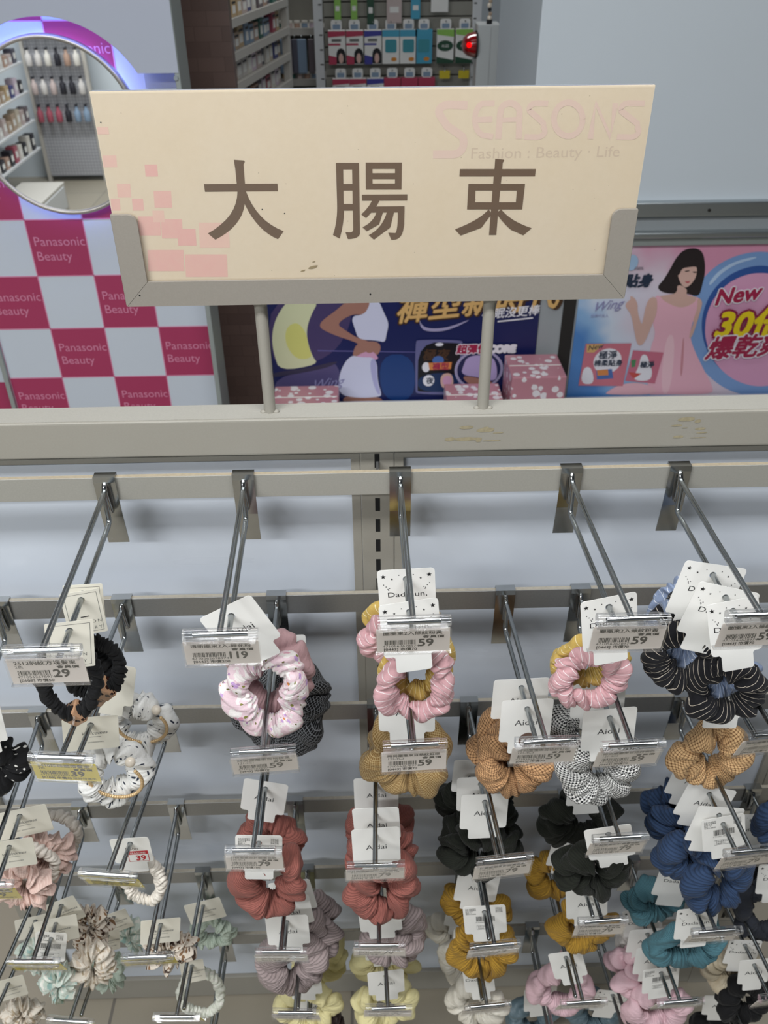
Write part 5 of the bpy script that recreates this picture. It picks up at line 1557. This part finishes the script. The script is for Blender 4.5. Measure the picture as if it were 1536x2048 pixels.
m = Mesh()
m.add([(P0 - ox, yp - 0.0009, FB + 0.004 - oz), (P1 - ox, yp - 0.0009, FB + 0.004 - oz), (P1 - ox, yp - 0.0009, PT - oz), (P0 - ox, yp - 0.0009, PT - oz)], [(0, 1, 2, 3)], 'clear_plastic')
m.build('clear_cover', t)

# ================================================================== HOOKS
LABELS = {
    'leopard29': ('2512豹紋方塊髮束', '2色', '29', '[0108] 市價50', False),
    'floral119': ('清新圈束2入-碎花粉', '', '119', '[0443] 市價200', False),
    'stripe59': ('圈圈束2入條紋粉黃', '', '59', '[0443] 市價70', False),
    'check59': ('時尚圈圈束百格紋黑', '121-3C1', '59', '[0443] 市價70', False),
    'checkred59': ('時尚圈圈束百格紋紅棕', '121-3C3', '59', '[0443] 市價70', False),
    'checkwhite59': ('時尚圈圈束百格紋米白', '121-3C2', '59', '[0443] 市價70', False),
    'knit79': ('針織圈圈束針織素色款', '220-5C3', '79', '[0443] 市價100', False),
    'yellow39': ('2410珍珠緞帶髮束', '2色', '39', '[0108] 市價70', True),
}
_label_mesh = {}


def label_mesh(key):
    if key in _label_mesh:
        return _label_mesh[key]
    title, sub, price, foot, yel = LABELS[key]
    m = Mesh()
    W2, H2 = 0.0285, 0.0305
    m.box(-W2, W2, 0, 0.0003, -H2, 0, 'label_yellow' if yel else 'label_paper')
    y = -0.0001
    L = 0.046 / max(glyphs(title)[2], 0.1)
    m.text(title, -W2 + 0.005, -0.0075, min(L, 0.0062), y, 'print_black', spread=0.00008)
    if sub:
        m.text(sub, -W2 + 0.005, -0.0118, 0.0042, y, 'print_black')
    m.text('會員價', 0.007, -0.0122, 0.0036, y, 'print_black', sx=1.6, spread=0.00008)
    m.text(price, 0.0035, -0.0230, 0.0132, y, 'print_black', sx=0.80 if len(price) > 2 else 0.95, spread=0.00036)
    rb = random.Random(sum(map(ord, key)))
    x = -W2 + 0.006
    while x < 0.0015:
        w = rb.choice((0.0003, 0.0005, 0.0008))
        m.poly([(x, -0.0145), (x + w, -0.0145), (x + w, -0.0205), (x, -0.0205)], y, 'print_black')
        x += w + rb.choice((0.0003, 0.0004, 0.0007))
    m.text('4710562678974', -W2 + 0.0045, -0.0238, 0.0040, y, 'print_black', sx=1.1)
    m.text(foot, -W2 + 0.0052, -0.0283, 0.0044, y, 'print_black', spread=0.00008)
    if yel:
        m.text('限時特價中', 0.004, -0.0283, 0.0042, y, 'print_black')
    o = m.build('price_label')
    _label_mesh[key] = o.data
    bpy.data.objects.remove(o)
    return _label_mesh[key]


def holder_mesh():
    m = Mesh()
    w = 0.0315
    # round sleeve that clips over the cross wire
    m.tube([(-w, 0, 0.0), (w - 0.006, 0, 0.0)], 0.0058, 'clear_plastic', seg=16)
    m.tube([(w - 0.006, 0, 0.0), (w + 0.002, 0, 0.0)], 0.0052, 'clear_plastic', seg=16)
    # hinge shoulder and the two sheets of the pocket
    m.box(-w, w, -0.0056, 0.0030, -0.0082, -0.0052, 'clear_plastic', 0.0006)
    m.add([(-w - 0.003, -0.0022, -0.0396), (w + 0.003, -0.0022, -0.0396), (w + 0.003, -0.0022, -0.0085), (-w - 0.003, -0.0022, -0.0085)], [(0, 1, 2, 3)], 'clear_plastic')
    m.box(-w - 0.003, w + 0.003, -0.0034, 0.0018, -0.0406, -0.0396, 'clear_plastic')
    o = m.build('label_holder')
    d = o.data
    bpy.data.objects.remove(o)
    return d


HOLDER = holder_mesh()


def tbar_mesh():
    m = Mesh()
    m.tube([(-0.025, 0, 0), (0.0225, 0, 0)], 0.0026, 'chrome', seg=12)
    o = m.build('cross_wire')
    d = o.data
    bpy.data.objects.remove(o)
    return d


TBAR = tbar_mesh()


def plate_mesh():
    m = Mesh()
    w, tk = 0.0118, 0.0013
    # bent sheet: front face hangs in front of the bar, folds over its top and down the back
    prof = [(0.0088, -0.012), (0.0085, 0.0024), (-0.0020, 0.0024), (-0.0026, -0.004), (-0.0014, -0.050), (0.0020, -0.088)]
    vs, fs = [], []
    for (y, z) in prof:
        vs += [(-w, y, z), (w, y, z)]
    inner = [(0.0076, -0.012), (0.0073, 0.0011), (-0.0008, 0.0011), (-0.0013, -0.004), (-0.0001, -0.050), (0.0033, -0.088)]
    for (y, z) in inner:
        vs += [(-w, y, z), (w, y, z)]
    n = len(prof)
    for i in range(n - 1):
        a, b = 2 * i, 2 * i + 2
        fs += [(a, a + 1, b + 1, b)]
        c, d = 2 * n + a, 2 * n + b
        fs += [(c, d, d + 1, c + 1), (a, b, d, c), (a + 1, c + 1, d + 1, b + 1)]
    fs += [(0, 2 * n, 2 * n + 1, 1), (2 * n - 2, 2 * n - 1, 4 * n - 1, 4 * n - 2)]
    m.add(vs, fs, 'chrome')
    # raised welded loop
    m.tube([(0, -0.002, -0.006), (0, -0.0060, -0.009), (0, -0.0070, -0.016), (0.001, -0.006, -0.034), (0.001, -0.002, -0.042)], 0.0030, 'chrome', seg=10)
    o = m.build('back_plate')
    d = o.data
    bpy.data.objects.remove(o)
    return d


PLATE = plate_mesh()
rh = random.Random(21)
TILT = {'h1': 0.0, 'h2': 0.08, 'h7': 0.12, 'h8': 0.14, 'h9': 0.0, 'h10': 0.18, 'h11': 0.2, 'h12': 0.22, 'h13': 0.19, 'h14': 0.25, 'h15': 0.06, 'h16': 0.24, 'h17': 0.12, 'h18': 0.16, 'h19': 0.2, 'h22': 0.22, 'h23': 0.27, 'h24': 0.19, 'h25': 0.21, 'h26': 0.26, 'h27': 0.1, 'h28': 0.24, 'h29': 0.19, 'h30': 0.29, 'h31': 0.31, 'h32': 0.31, 'h33': 0.25, 'h34': 0.23, 'h35': 0.23, 'h36': 0.25, 'h37': 0.25, 'h38': 0.25}
HOOKPOS = {}
for hid, bar, bx, tx, ty, lab in HOOKS:
    bx, tx, ty = bx / 1000, tx / 1000, ty / 1000
    z = BARZ[bar]
    dx, dy = tx - bx, -ty
    rz = math.atan2(dx, dy)
    t = thing('display_hook', HOOK_LABELS[hid], 'hook', (bx, -0.001, z), rz, group='chrome display hooks with price pockets')
    L = math.hypot(dx, dy)
    pl = link('back_plate', PLATE, t, rot=(0, 0, -rz))
    za, zp = -0.0125, -0.0485
    m = Mesh()
    m.tube([(0, -0.004, za + 0.002), (0, -0.012, za), (0, -L * 0.5, za - 0.0008), (0, -L, za)], 0.0028, 'wire_steel', seg=12)
    m.build('label_arm', t)
    short = rh.uniform(0.018, 0.030)
    m = Mesh()
    m.tube([(0, -0.0125, za - 0.001), (0, -0.0135, za - 0.010), (0, -0.0140, zp + 0.005), (0, -0.0165, zp + 0.0012), (0, -0.022, zp), (0, -L * 0.55, zp), (0, -(L - short - 0.03), zp), (0, -(L - short - 0.008), zp + 0.0005), (0, -(L - short), zp)], 0.0028, 'wire_steel', seg=12)
    m.sphere((0, -(L - short), zp), 0.0028, 'wire_steel', 10, 6)
    m.build('product_prong', t)
    link('cross_wire', TBAR, t, (0.002, -L, za))
    tilt = TILT.get(hid, 0.10) + rh.uniform(-0.04, 0.04)
    h = link('label_holder', HOLDER, t, (0.0, -L, za), (tilt, rh.uniform(-0.02, 0.02), rh.uniform(-0.05, 0.05)))
    link('price_label', label_mesh(lab), h, (0.0, -0.0008, -0.0086)).scale = (1.16, 1.0, 1.0)
    HOOKPOS[hid] = (bx, z, L, rz)


# ================================================================== SCRUNCHIES
def band_mesh(seed, W, H, T, style, mat):
    """gathered fabric loop in the XZ plane, W wide, H high, T thick (metres)"""
    rg = np.random.RandomState(seed)
    thin = style == 'thin'
    ruff = style.startswith('ruffle')
    nphi, nth = (320, 22) if thin else (300, 52)
    r0 = T / 2
    ph = np.linspace(0, 2 * PI, nphi, endpoint=False)[:, None]
    th = np.linspace(0, 2 * PI, nth, endpoint=False)[None, :]
    N = {'thin': 26, 'puffy': 8, 'puffyb': 9, 'puffyc': 8, 'big': 7, 'ruffle': 13, 'ruffleb': 12}[style]
    wts = rg.uniform(0.55, 1.45, N)
    edges = np.concatenate([[0], np.cumsum(wts)]) / wts.sum() * 2 * PI + rg.uniform(0, 2 * PI)
    amp = rg.uniform(0.80, 1.18, N)
    zo = rg.uniform(-1, 1, N)
    ro = rg.uniform(-1, 1, N)
    rk = rg.uniform(0, 2 * PI, N)
    nsub = rg.randint(1, 3, N)
    skew = rg.uniform(-0.5, 0.5, N)
    a1, a2, a3 = rg.uniform(0, 2 * PI, 3)
    slant = 0.10 if thin else 0.26
    pe = ph + slant * (np.sin(th + a1 + 0.8 * np.sin(2 * ph + a2)) * (0.6 + 0.4 * np.sin(3 * ph + a3))) + 0.06 * np.sin(2 * th + 5 * ph + a2)
    pe = (pe - edges[0]) % (2 * PI) + edges[0]
    k = np.clip(np.searchsorted(edges, pe, side='right') - 1, 0, N - 1)
    s = (pe - edges[k]) / (edges[k + 1] - edges[k])
    wid = (edges[k + 1] - edges[k])
    sw = np.clip(s + skew[k] * s * (1 - s), 0, 1)
    puff = np.sin(PI * sw) ** (0.62 if thin else 0.42)
    edge_d = np.minimum(s, 1 - s) * wid
    crease = np.exp(-(edge_d / (0.035 if thin else 0.055)) ** 2)
    outer = 0.5 + 0.5 * np.cos(th)
    rho = (0.72 if thin else 0.60) + (0.26 if thin else 0.40) * puff * amp[k] + 0.10 * (outer - 0.4)
    fold = np.sin(2 * PI * nsub[k] * s + 1.9 * np.sin(th + rk[k]) + rk[k])
    rho += (0.045 if thin else 0.11) * fold * puff * (0.5 + 0.5 * outer)
    fine = np.sin(ph * (41 if not thin else 60) + 2.2 * np.sin(th + a1) + 3 * np.sin(2 * ph + a3))
    rho += (0.05 if not thin else 0.06) * fine * (1 - outer) ** 1.5
    sharp = np.abs(np.sin(ph * 7 + 2.5 * np.sin(th * 1.0 + a2) + 1.3 * np.sin(3 * ph + a1)))
    if not thin:
        rho -= 0.10 * np.exp(-(sharp / 0.16) ** 2) * (0.35 + 0.65 * (1 - outer))
    rho -= (0.14 if thin else 0.20) * crease * (0.55 + 0.45 * outer)
    if not thin:
        rid = np.zeros_like(rho)
        for q in range(6):
            mm = rg.randint(6, 22)
            rid += rg.uniform(0.5, 1.0) * np.exp(-(np.abs(np.sin(0.5 * mm * ph + rg.uniform(0.6, 2.4) * np.sin(th + rg.uniform(0, 6.28)) + rg.uniform(0.5, 2) * np.sin(2 * ph + rg.uniform(0, 6.28)))) / 0.13) ** 1.5) * (0.5 + 0.5 * np.sin(ph * rg.randint(2, 6) + th + rg.uniform(0, 6.28)))
        rho -= 0.065 * rid * (0.45 + 0.55 * (1 - outer))
        rho += 0.05 * np.sin(4 * th + 3 * ph + a1) * np.sin(6 * ph + a2) + 0.06 * np.sin(2 * th + 7 * ph + a3)
    rho = np.maximum(rho, 0.25)
    rho *= 1.0 / 1.02
    # flattened, turned section per lobe
    twist = 0.5 * np.sin(2 * ph + a1) + 0.35 * np.sin(5 * ph + a2)
    cr = rho * r0 * np.cos(th) * (1.05 + 0.12 * np.sin(3 * ph + a3))
    cz = rho * r0 * np.sin(th) * (1.0 - 0.12 * np.sin(3 * ph + a3))
    if ruff:
        fl = np.clip(np.cos(th), 0, 1) ** 2
        wave = np.sin(ph * 17 + 1.5 * np.sin(3 * ph + a1))
        cr = cr + fl * r0 * (0.30 + 0.25 * np.sin(ph * 9 + a2))
        cz = cz * (1 - 0.55 * fl) + fl * r0 * 0.55 * wave
    c, sn = np.cos(twist * 0.5), np.sin(twist * 0.5)
    cr, cz = cr * c - cz * sn, cr * sn + cz * c
    # smooth per-lobe offsets along the loop
    kk = k[:, nth // 2][:, None]
    pz = (zo[k] * puff) * r0 * (0.45 if not thin else 0.2)
    pr = (ro[k] * puff) * r0 * (0.28 if not thin else 0.12)
    ew, eh = W / 2 - r0 * 1.02, H / 2 - r0 * 1.02
    ew, eh = max(ew, r0 * 0.55), max(eh, r0 * 0.55)
    wob = 1 + 0.05 * np.sin(2 * ph + a2) + 0.04 * np.sin(3 * ph + a1)
    # gravity: loop is narrower at the top where the card pinches it
    top = np.clip(np.sin(ph), 0, 1) ** 2
    ex = ew * wob * (1 - 0.22 * top)
    ez = eh * wob
    lean = (skew[k] * 0.75 * wid * puff * outer ** 1.5) if not thin else 0.0
    pl_ = ph + lean
    X = (ex + cr + pr) * np.cos(pl_)
    Z = (ez + cr + pr) * np.sin(pl_)
    Y = cz + pz
    sx = W / max(X.max() - X.min(), 1e-6)
    szc = H / max(Z.max() - Z.min(), 1e-6)
    X = (X - (X.max() + X.min()) / 2) * sx
    Z = (Z - (Z.max() + Z.min()) / 2) * szc
    co = np.stack([X, Y, Z], -1).reshape(-1, 3)
    ii, jj = np.meshgrid(np.arange(nphi), np.arange(nth), indexing='ij')
    i2, j2 = (ii + 1) % nphi, (jj + 1) % nth
    quads = np.stack([ii * nth + jj, i2 * nth + jj, i2 * nth + j2, ii * nth + j2], -1).reshape(-1, 4)
    me = bpy.data.meshes.new('band')
    me.vertices.add(len(co))
    me.vertices.foreach_set('co', co.ravel())
    me.loops.add(len(quads) * 4)
    me.polygons.add(len(quads))
    me.loops.foreach_set('vertex_index', quads.ravel())
    me.polygons.foreach_set('loop_start', np.arange(0, len(quads) * 4, 4))
    me.polygons.foreach_set('loop_total', np.full(len(quads), 4))
    me.polygons.foreach_set('use_smooth', np.ones(len(quads), dtype=bool))
    uvl = me.uv_layers.new(name='UVMap')
    gather = 1.75 if not thin else 2.2
    lenu = 2 * PI * (W + H) / 4 * 0.72 * gather
    lenv = 2 * PI * r0 * 1.15
    u0, v0 = ii / nphi * lenu, jj / nth * lenv
    u1, v1 = (ii + 1) / nphi * lenu, (jj + 1) / nth * lenv
    # fabric runs diagonally through the gathers
    uv = np.stack([np.stack([u0, v0], -1), np.stack([u1, v0], -1), np.stack([u1, v1], -1), np.stack([u0, v1], -1)], 2).reshape(-1, 2)
    uvl.data.foreach_set('uv', uv.ravel())
    me.update(calc_edges=True)
    me.validate()
    me.materials.append(M[mat])
    return me


def card_outline(kind, w):
    h = w / 2
    if kind in ('aidai', 'dada', 'back', 'plain', 'price'):
        top, sh, bot = (0.0125, -0.045, -0.062) if kind != 'dada' else (0.0120, -0.050, -0.070)
        if kind == 'price':
            top, sh, bot = 0.010, -0.034, -0.052
        q = h * 0.62
        r = 0.004
        pts = []
        for cx, cz, a0 in ((h - r, top - r, 0), (-h + r, top - r, 90)):
            pts += [(cx + r * math.cos(math.radians(a0 + 30 * k)), cz + r * math.sin(math.radians(a0 + 30 * k))) for k in range(4)]
        pts += [(-h + r + r * math.cos(math.radians(180 + 30 * k)), sh + r + r * math.sin(math.radians(180 + 30 * k))) for k in range(4)]
        pts += [(-q - 0.002, sh), (-q, sh - 0.002), (-q, bot + 0.002), (-q + 0.002, bot), (q - 0.002, bot), (q, bot + 0.002), (q, sh - 0.002), (q + 0.002, sh)]
        pts += [(h - r + r * math.cos(math.radians(270 + 30 * k)), sh + r + r * math.sin(math.radians(270 + 30 * k))) for k in range(4)]
        return pts
    if kind == 'square':
        return rounded(-h, h, -0.042, 0.010, 0.0012, 2)
    return rounded(-h, h, -0.036, 0.011, 0.0025, 3)          # script


def star(m, x, z, r, y, mat):
    m.poly([(x + (r if k % 2 == 0 else r * 0.45) * math.sin(PI * k / 5), z + (r if k % 2 == 0 else r * 0.45) * math.cos(PI * k / 5)) for k in range(10)], y, mat)


def card_part(kind, w, parent, rot, bend, seal=None):
    out = card_outline(kind, w)
    mat = 'card_white' if kind in ('aidai', 'dada', 'back', 'price') else 'card_cream'
    tk = 0.0005
    m = Mesh()
    # front sheet is a ring of quads between the outline and the punched hole, so the hook passes through
    n = len(out)
    hole_r = 0.0036
    hp = []
    for (x, z) in out:
        a = math.atan2(z, x)
        hp.append((hole_r * math.cos(a), hole_r * math.sin(a)))
    bm = bmesh.new()
    ov = [bm.verts.new((x, 0, z)) for x, z in out]
    nh = 16
    hv = [bm.verts.new((hole_r * math.cos(2 * PI * k / nh), 0, hole_r * math.sin(2 * PI * k / nh))) for k in range(nh)]
    es = [bm.edges.new((ov[i], ov[(i + 1) % n])) for i in range(n)] + [bm.edges.new((hv[i], hv[(i + 1) % nh])) for i in range(nh)]
    bmesh.ops.triangle_fill(bm, use_beauty=True, edges=es)
    bm.verts.index_update()
    vs = [v.co.copy() for v in bm.verts]
    fs = []
    for f in bm.faces:
        idx = [v.index for v in f.verts]
        if f.normal.y > 0:
            idx.reverse()
        fs.append(idx)
    bm.free()
    m.add(vs, fs, mat)
    m.add([(p.x, tk, p.z) for p in vs], [f[::-1] for f in fs], mat)
    m.add([(x, 0, z) for x, z in out] + [(x, tk, z) for x, z in out], [(i, (i + 1) % n, n + (i + 1) % n, n + i) for i in range(n)], mat)
    y = -0.00012
    if kind in ('aidai',):
        m.text('Aidai', 0, -0.0225, 0.0110, y, 'print_soft', align='CENTER', sx=1.15)
        if seal:
            m.ellipse(0.004, -0.044, 0.0105, 0.0105, y, seal)
            m.text('高彈力', 0.004, -0.0465, 0.0055, y - 0.0001, 'card_white', align='CENTER', spread=0.0001)
    elif kind == 'dada':
        m.text('Dadasun,', 0, -0.0215, 0.0085, y, 'print_black', align='CENTER', sx=1.3)
        q = w / 2
        for sx in (-1, 1):
            star(m, sx * q * 0.80, 0.004, 0.0028, y, 'print_black')
            star(m, sx * q * 0.50, 0.0005, 0.0014, y, 'print_black')
            for (a, b) in ((0.25, 0.005), (0.80, -0.006), (0.72, -0.0085), (0.66, -0.0115), (0.60, -0.0105), (0.64, -0.0128)):
                m.ellipse(sx * q * a, b, 0.0006, 0.0006, y, 'print_black', 8)
    elif kind == 'square':
        q = w / 2 - 0.003
        for (a, b, c2, d) in ((-q, q, 0.0066, 0.007), (-q, q, -0.039, -0.0386), (-q, -q + 0.0004, -0.039, 0.007), (q - 0.0004, q, -0.039, 0.007)):
            m.poly([(a, c2), (b, c2), (b, d), (a, d)], y, 'print_grey')
        m.text('F A S H I O N', 0, -0.029, 0.0050, y, 'print_grey', align='CENTER', sx=1.0)
        m.text('J E W E L R Y', 0, -0.0365, 0.0050, y, 'print_grey', align='CENTER', sx=1.0)
        m.box(-0.004, 0.004, y - 0.0003, y, -0.0205, -0.0198, 'print_black')
    elif kind == 'script':
        m.text('Welcomes', 0.003, -0.014, 0.0064, y, 'print_grey', align='CENTER', shear=0.3)
        m.box(-0.009, 0.010, y - 0.0001, y, -0.0176, -0.0172, 'print_grey')
        m.text('hair accessories', 0.001, -0.026, 0.0036, y, 'print_grey', align='CENTER')
    elif kind == 'price':
        m.text('Dabo', 0.0, -0.0115, 0.007, y, 'print_brown', align='CENTER')
        m.box(-0.006, 0.0185, y - 0.0001, y, -0.032, -0.0135, 'print_red')
        m.box(-0.0052, 0.0177, y - 0.0002, y, -0.0313, -0.0195, 'card_white')
        m.text('SEASONS', 0.0062, -0.0182, 0.0045, y - 0.0003, 'card_white', align='CENTER')
        m.text('39', 0.0085, -0.0300, 0.0125, y - 0.0003, 'print_red', align='CENTER', spread=0.0004)
    elif kind == 'back':
        rb = random.Random(5)
        for k in range(5):
            m.text(['品名:針織髮束', '材質:聚酯纖維', '產地:台灣', '規格:1入', '使用方法如圖'][k], -w / 2 + 0.003, 0.006 - k * 0.0026, 0.0024, y, 'print_black')
        for k in range(4):
            m.text(['洗滌方式', '不可漂白', '請勿烘乾', '避免日曬'][k], w / 2 - 0.014, 0.006 - k * 0.0026, 0.0024, y, 'print_black')
        x = -0.012
        while x < 0.013:
            ww = rb.choice((0.0003, 0.0006, 0.0009))
            m.poly([(x, -0.009), (x + ww, -0.009), (x + ww, -0.019), (x, -0.019)], y, 'print_black')
            x += ww + rb.choice((0.0004, 0.0006))
        m.text('4 710562 667150', -0.013, -0.0222, 0.0030, y, 'print_black')
        m.stroke([(-0.012, -0.028), (0.012, -0.028), (0.012, -0.036), (-0.012, -0.036)], 0.0005, y, 'print_black', closed=True)
        m.text('警語:避免兒童', -0.0105, -0.0315, 0.0026, y, 'print_black')
        m.text('吞食請小心', -0.0105, -0.0348, 0.0026, y, 'print_black')
    o = m.build('backing_card', parent, rot=rot)
    return o


rp = random.Random(99)
THICK = {'black': 0.036, 'pinkstripe': 0.025, 'navystripe': 0.030, 'floral': 0.031, 'leafprint': 0.034, 'blackcheck': 0.046, 'browncheck': 0.042, 'orangecheck': 0.042, 'gingham': 0.040, 'houndstooth': 0.040, 'brick': 0.040, 'darkgreen': 0.042, 'navyknit': 0.040, 'mauve': 0.042}
for idx, (hk, px, py, pz, ck, cw, bands, dx, dy, dz, W, H, lab, opt) in enumerate(PRODUCTS):
    tie = opt.get('T', 0.032) < 0.029 or bands[0][1].startswith('ruffle')
    name = 'hair_tie' if tie else 'scrunchie'
    kind = {'pinkstripe': 'pink striped scrunchie packs', 'navystripe': 'navy striped scrunchie packs', 'leafprint': 'white leaf print scrunchies', 'blackcheck': 'black check scrunchies', 'orangecheck': 'orange gingham scrunchies', 'houndstooth': 'black and white check scrunchies', 'brick': 'brick red ribbed scrunchies', 'darkgreen': 'dark green scrunchies', 'navyknit': 'navy blue ribbed scrunchies', 'mauve': 'mauve ribbed scrunchies', 'mustard': 'mustard ribbed scrunchies', 'teal': 'teal ribbed scrunchies', 'paleyellow': 'pale yellow scrunchies', 'ivorysatin': 'ivory satin scrunchies', 'babypink': 'baby pink scrunchies', 'slate': 'slate grey scrunchies'}.get(bands[0][0], 'hair ties on the left hooks' if tie else 'single scrunchies on the hooks')
    if bands[0][0] == 'black' and tie:
        kind = 'black hair ties with leopard cubes'
    t = thing(name, lab, 'hair tie' if tie else 'scrunchie', (px / 1000, py / 1000, pz / 1000), group=kind)
    roll = math.radians(opt.get('roll', max(-12, min(12, -math.degrees(math.atan2(dx, -dz)) * 0.6)) + rp.uniform(-2, 2)))
    pitch = math.radians(opt.get('pitch', rp.uniform(-10, -3)))
    yaw = math.radians(opt.get('yaw', rp.uniform(-6, 6) + (14 if ck in ('script', 'square') else 0)))
    card_part(ck, cw / 1000, t, (pitch, roll, yaw), 0, opt.get('seal'))
    T = opt.get('T', THICK.get(bands[0][0], 0.036))
    y = dy / 1000
    for bi, (mat, style) in enumerate(bands):
        sc = 1.0 if bi == 0 else 0.96
        me = band_mesh(1000 + idx * 7 + bi, W / 1000 * sc, H / 1000 * sc, T if style != 'thin' else min(T, 0.016), style, mat)
        yy = y + bi * T * 0.85
        o = link('gathered_band', me, t, (dx / 1000 + (0.004 if bi else 0), yy, dz / 1000 + (0.004 if bi else 0)), (math.radians(opt.get('bp', -8)), roll * 0.5, yaw + rp.uniform(-0.1, 0.1)))
        if style != 'thin':
            o.scale = (1, 0.86, 1)
        if len(bands) > 1:
            o['label'] = {'floral': 'floral print band', 'dustyrose': 'plain dusty rose band', 'pinkstripe': 'pink striped band', 'mustardstripe': 'mustard striped band', 'navystripe': 'navy striped band', 'bluestripe': 'pale blue striped band', 'palepink': 'pale pink ruffled band', 'cream': 'cream gathered band'}[mat]
    if opt.get('cube'):
        m = Mesh()
        m.box(-0.0095, 0.0095, -0.0095, 0.0095, -0.0095, 0.0095, 'leopard', 0.0022)
        m.build('leopard_cube', t, (dx / 1000 + rp.uniform(-0.004, 0.004), y - 0.002, dz / 1000 - H / 2000 + 0.006), (0.3, 0.75 + rp.uniform(-0.3, 0.3), 0.2))
    if opt.get('pearl'):
        m = Mesh()
        nn = 46
        for k in range(nn):
            a = math.radians(-200 + 235 * k / nn)
            m.sphere((W / 2000 * 0.62 * math.cos(a), 0, H / 2000 * 0.66 * math.sin(a)), 0.0022, 'gold_pearl', 8, 6)
        m.build('pearl_string', t, (dx / 1000 + 0.008, y - 0.019, dz / 1000 + 0.012), (0.1, 0, 0))
        m = Mesh()
        m.sphere((0, 0, 0), 0.006, 'pearl')
        m.build('pearl_bead', t, (dx / 1000 + W / 2000 * 0.6, y - 0.016, dz / 1000 + H / 2000 * 0.75))
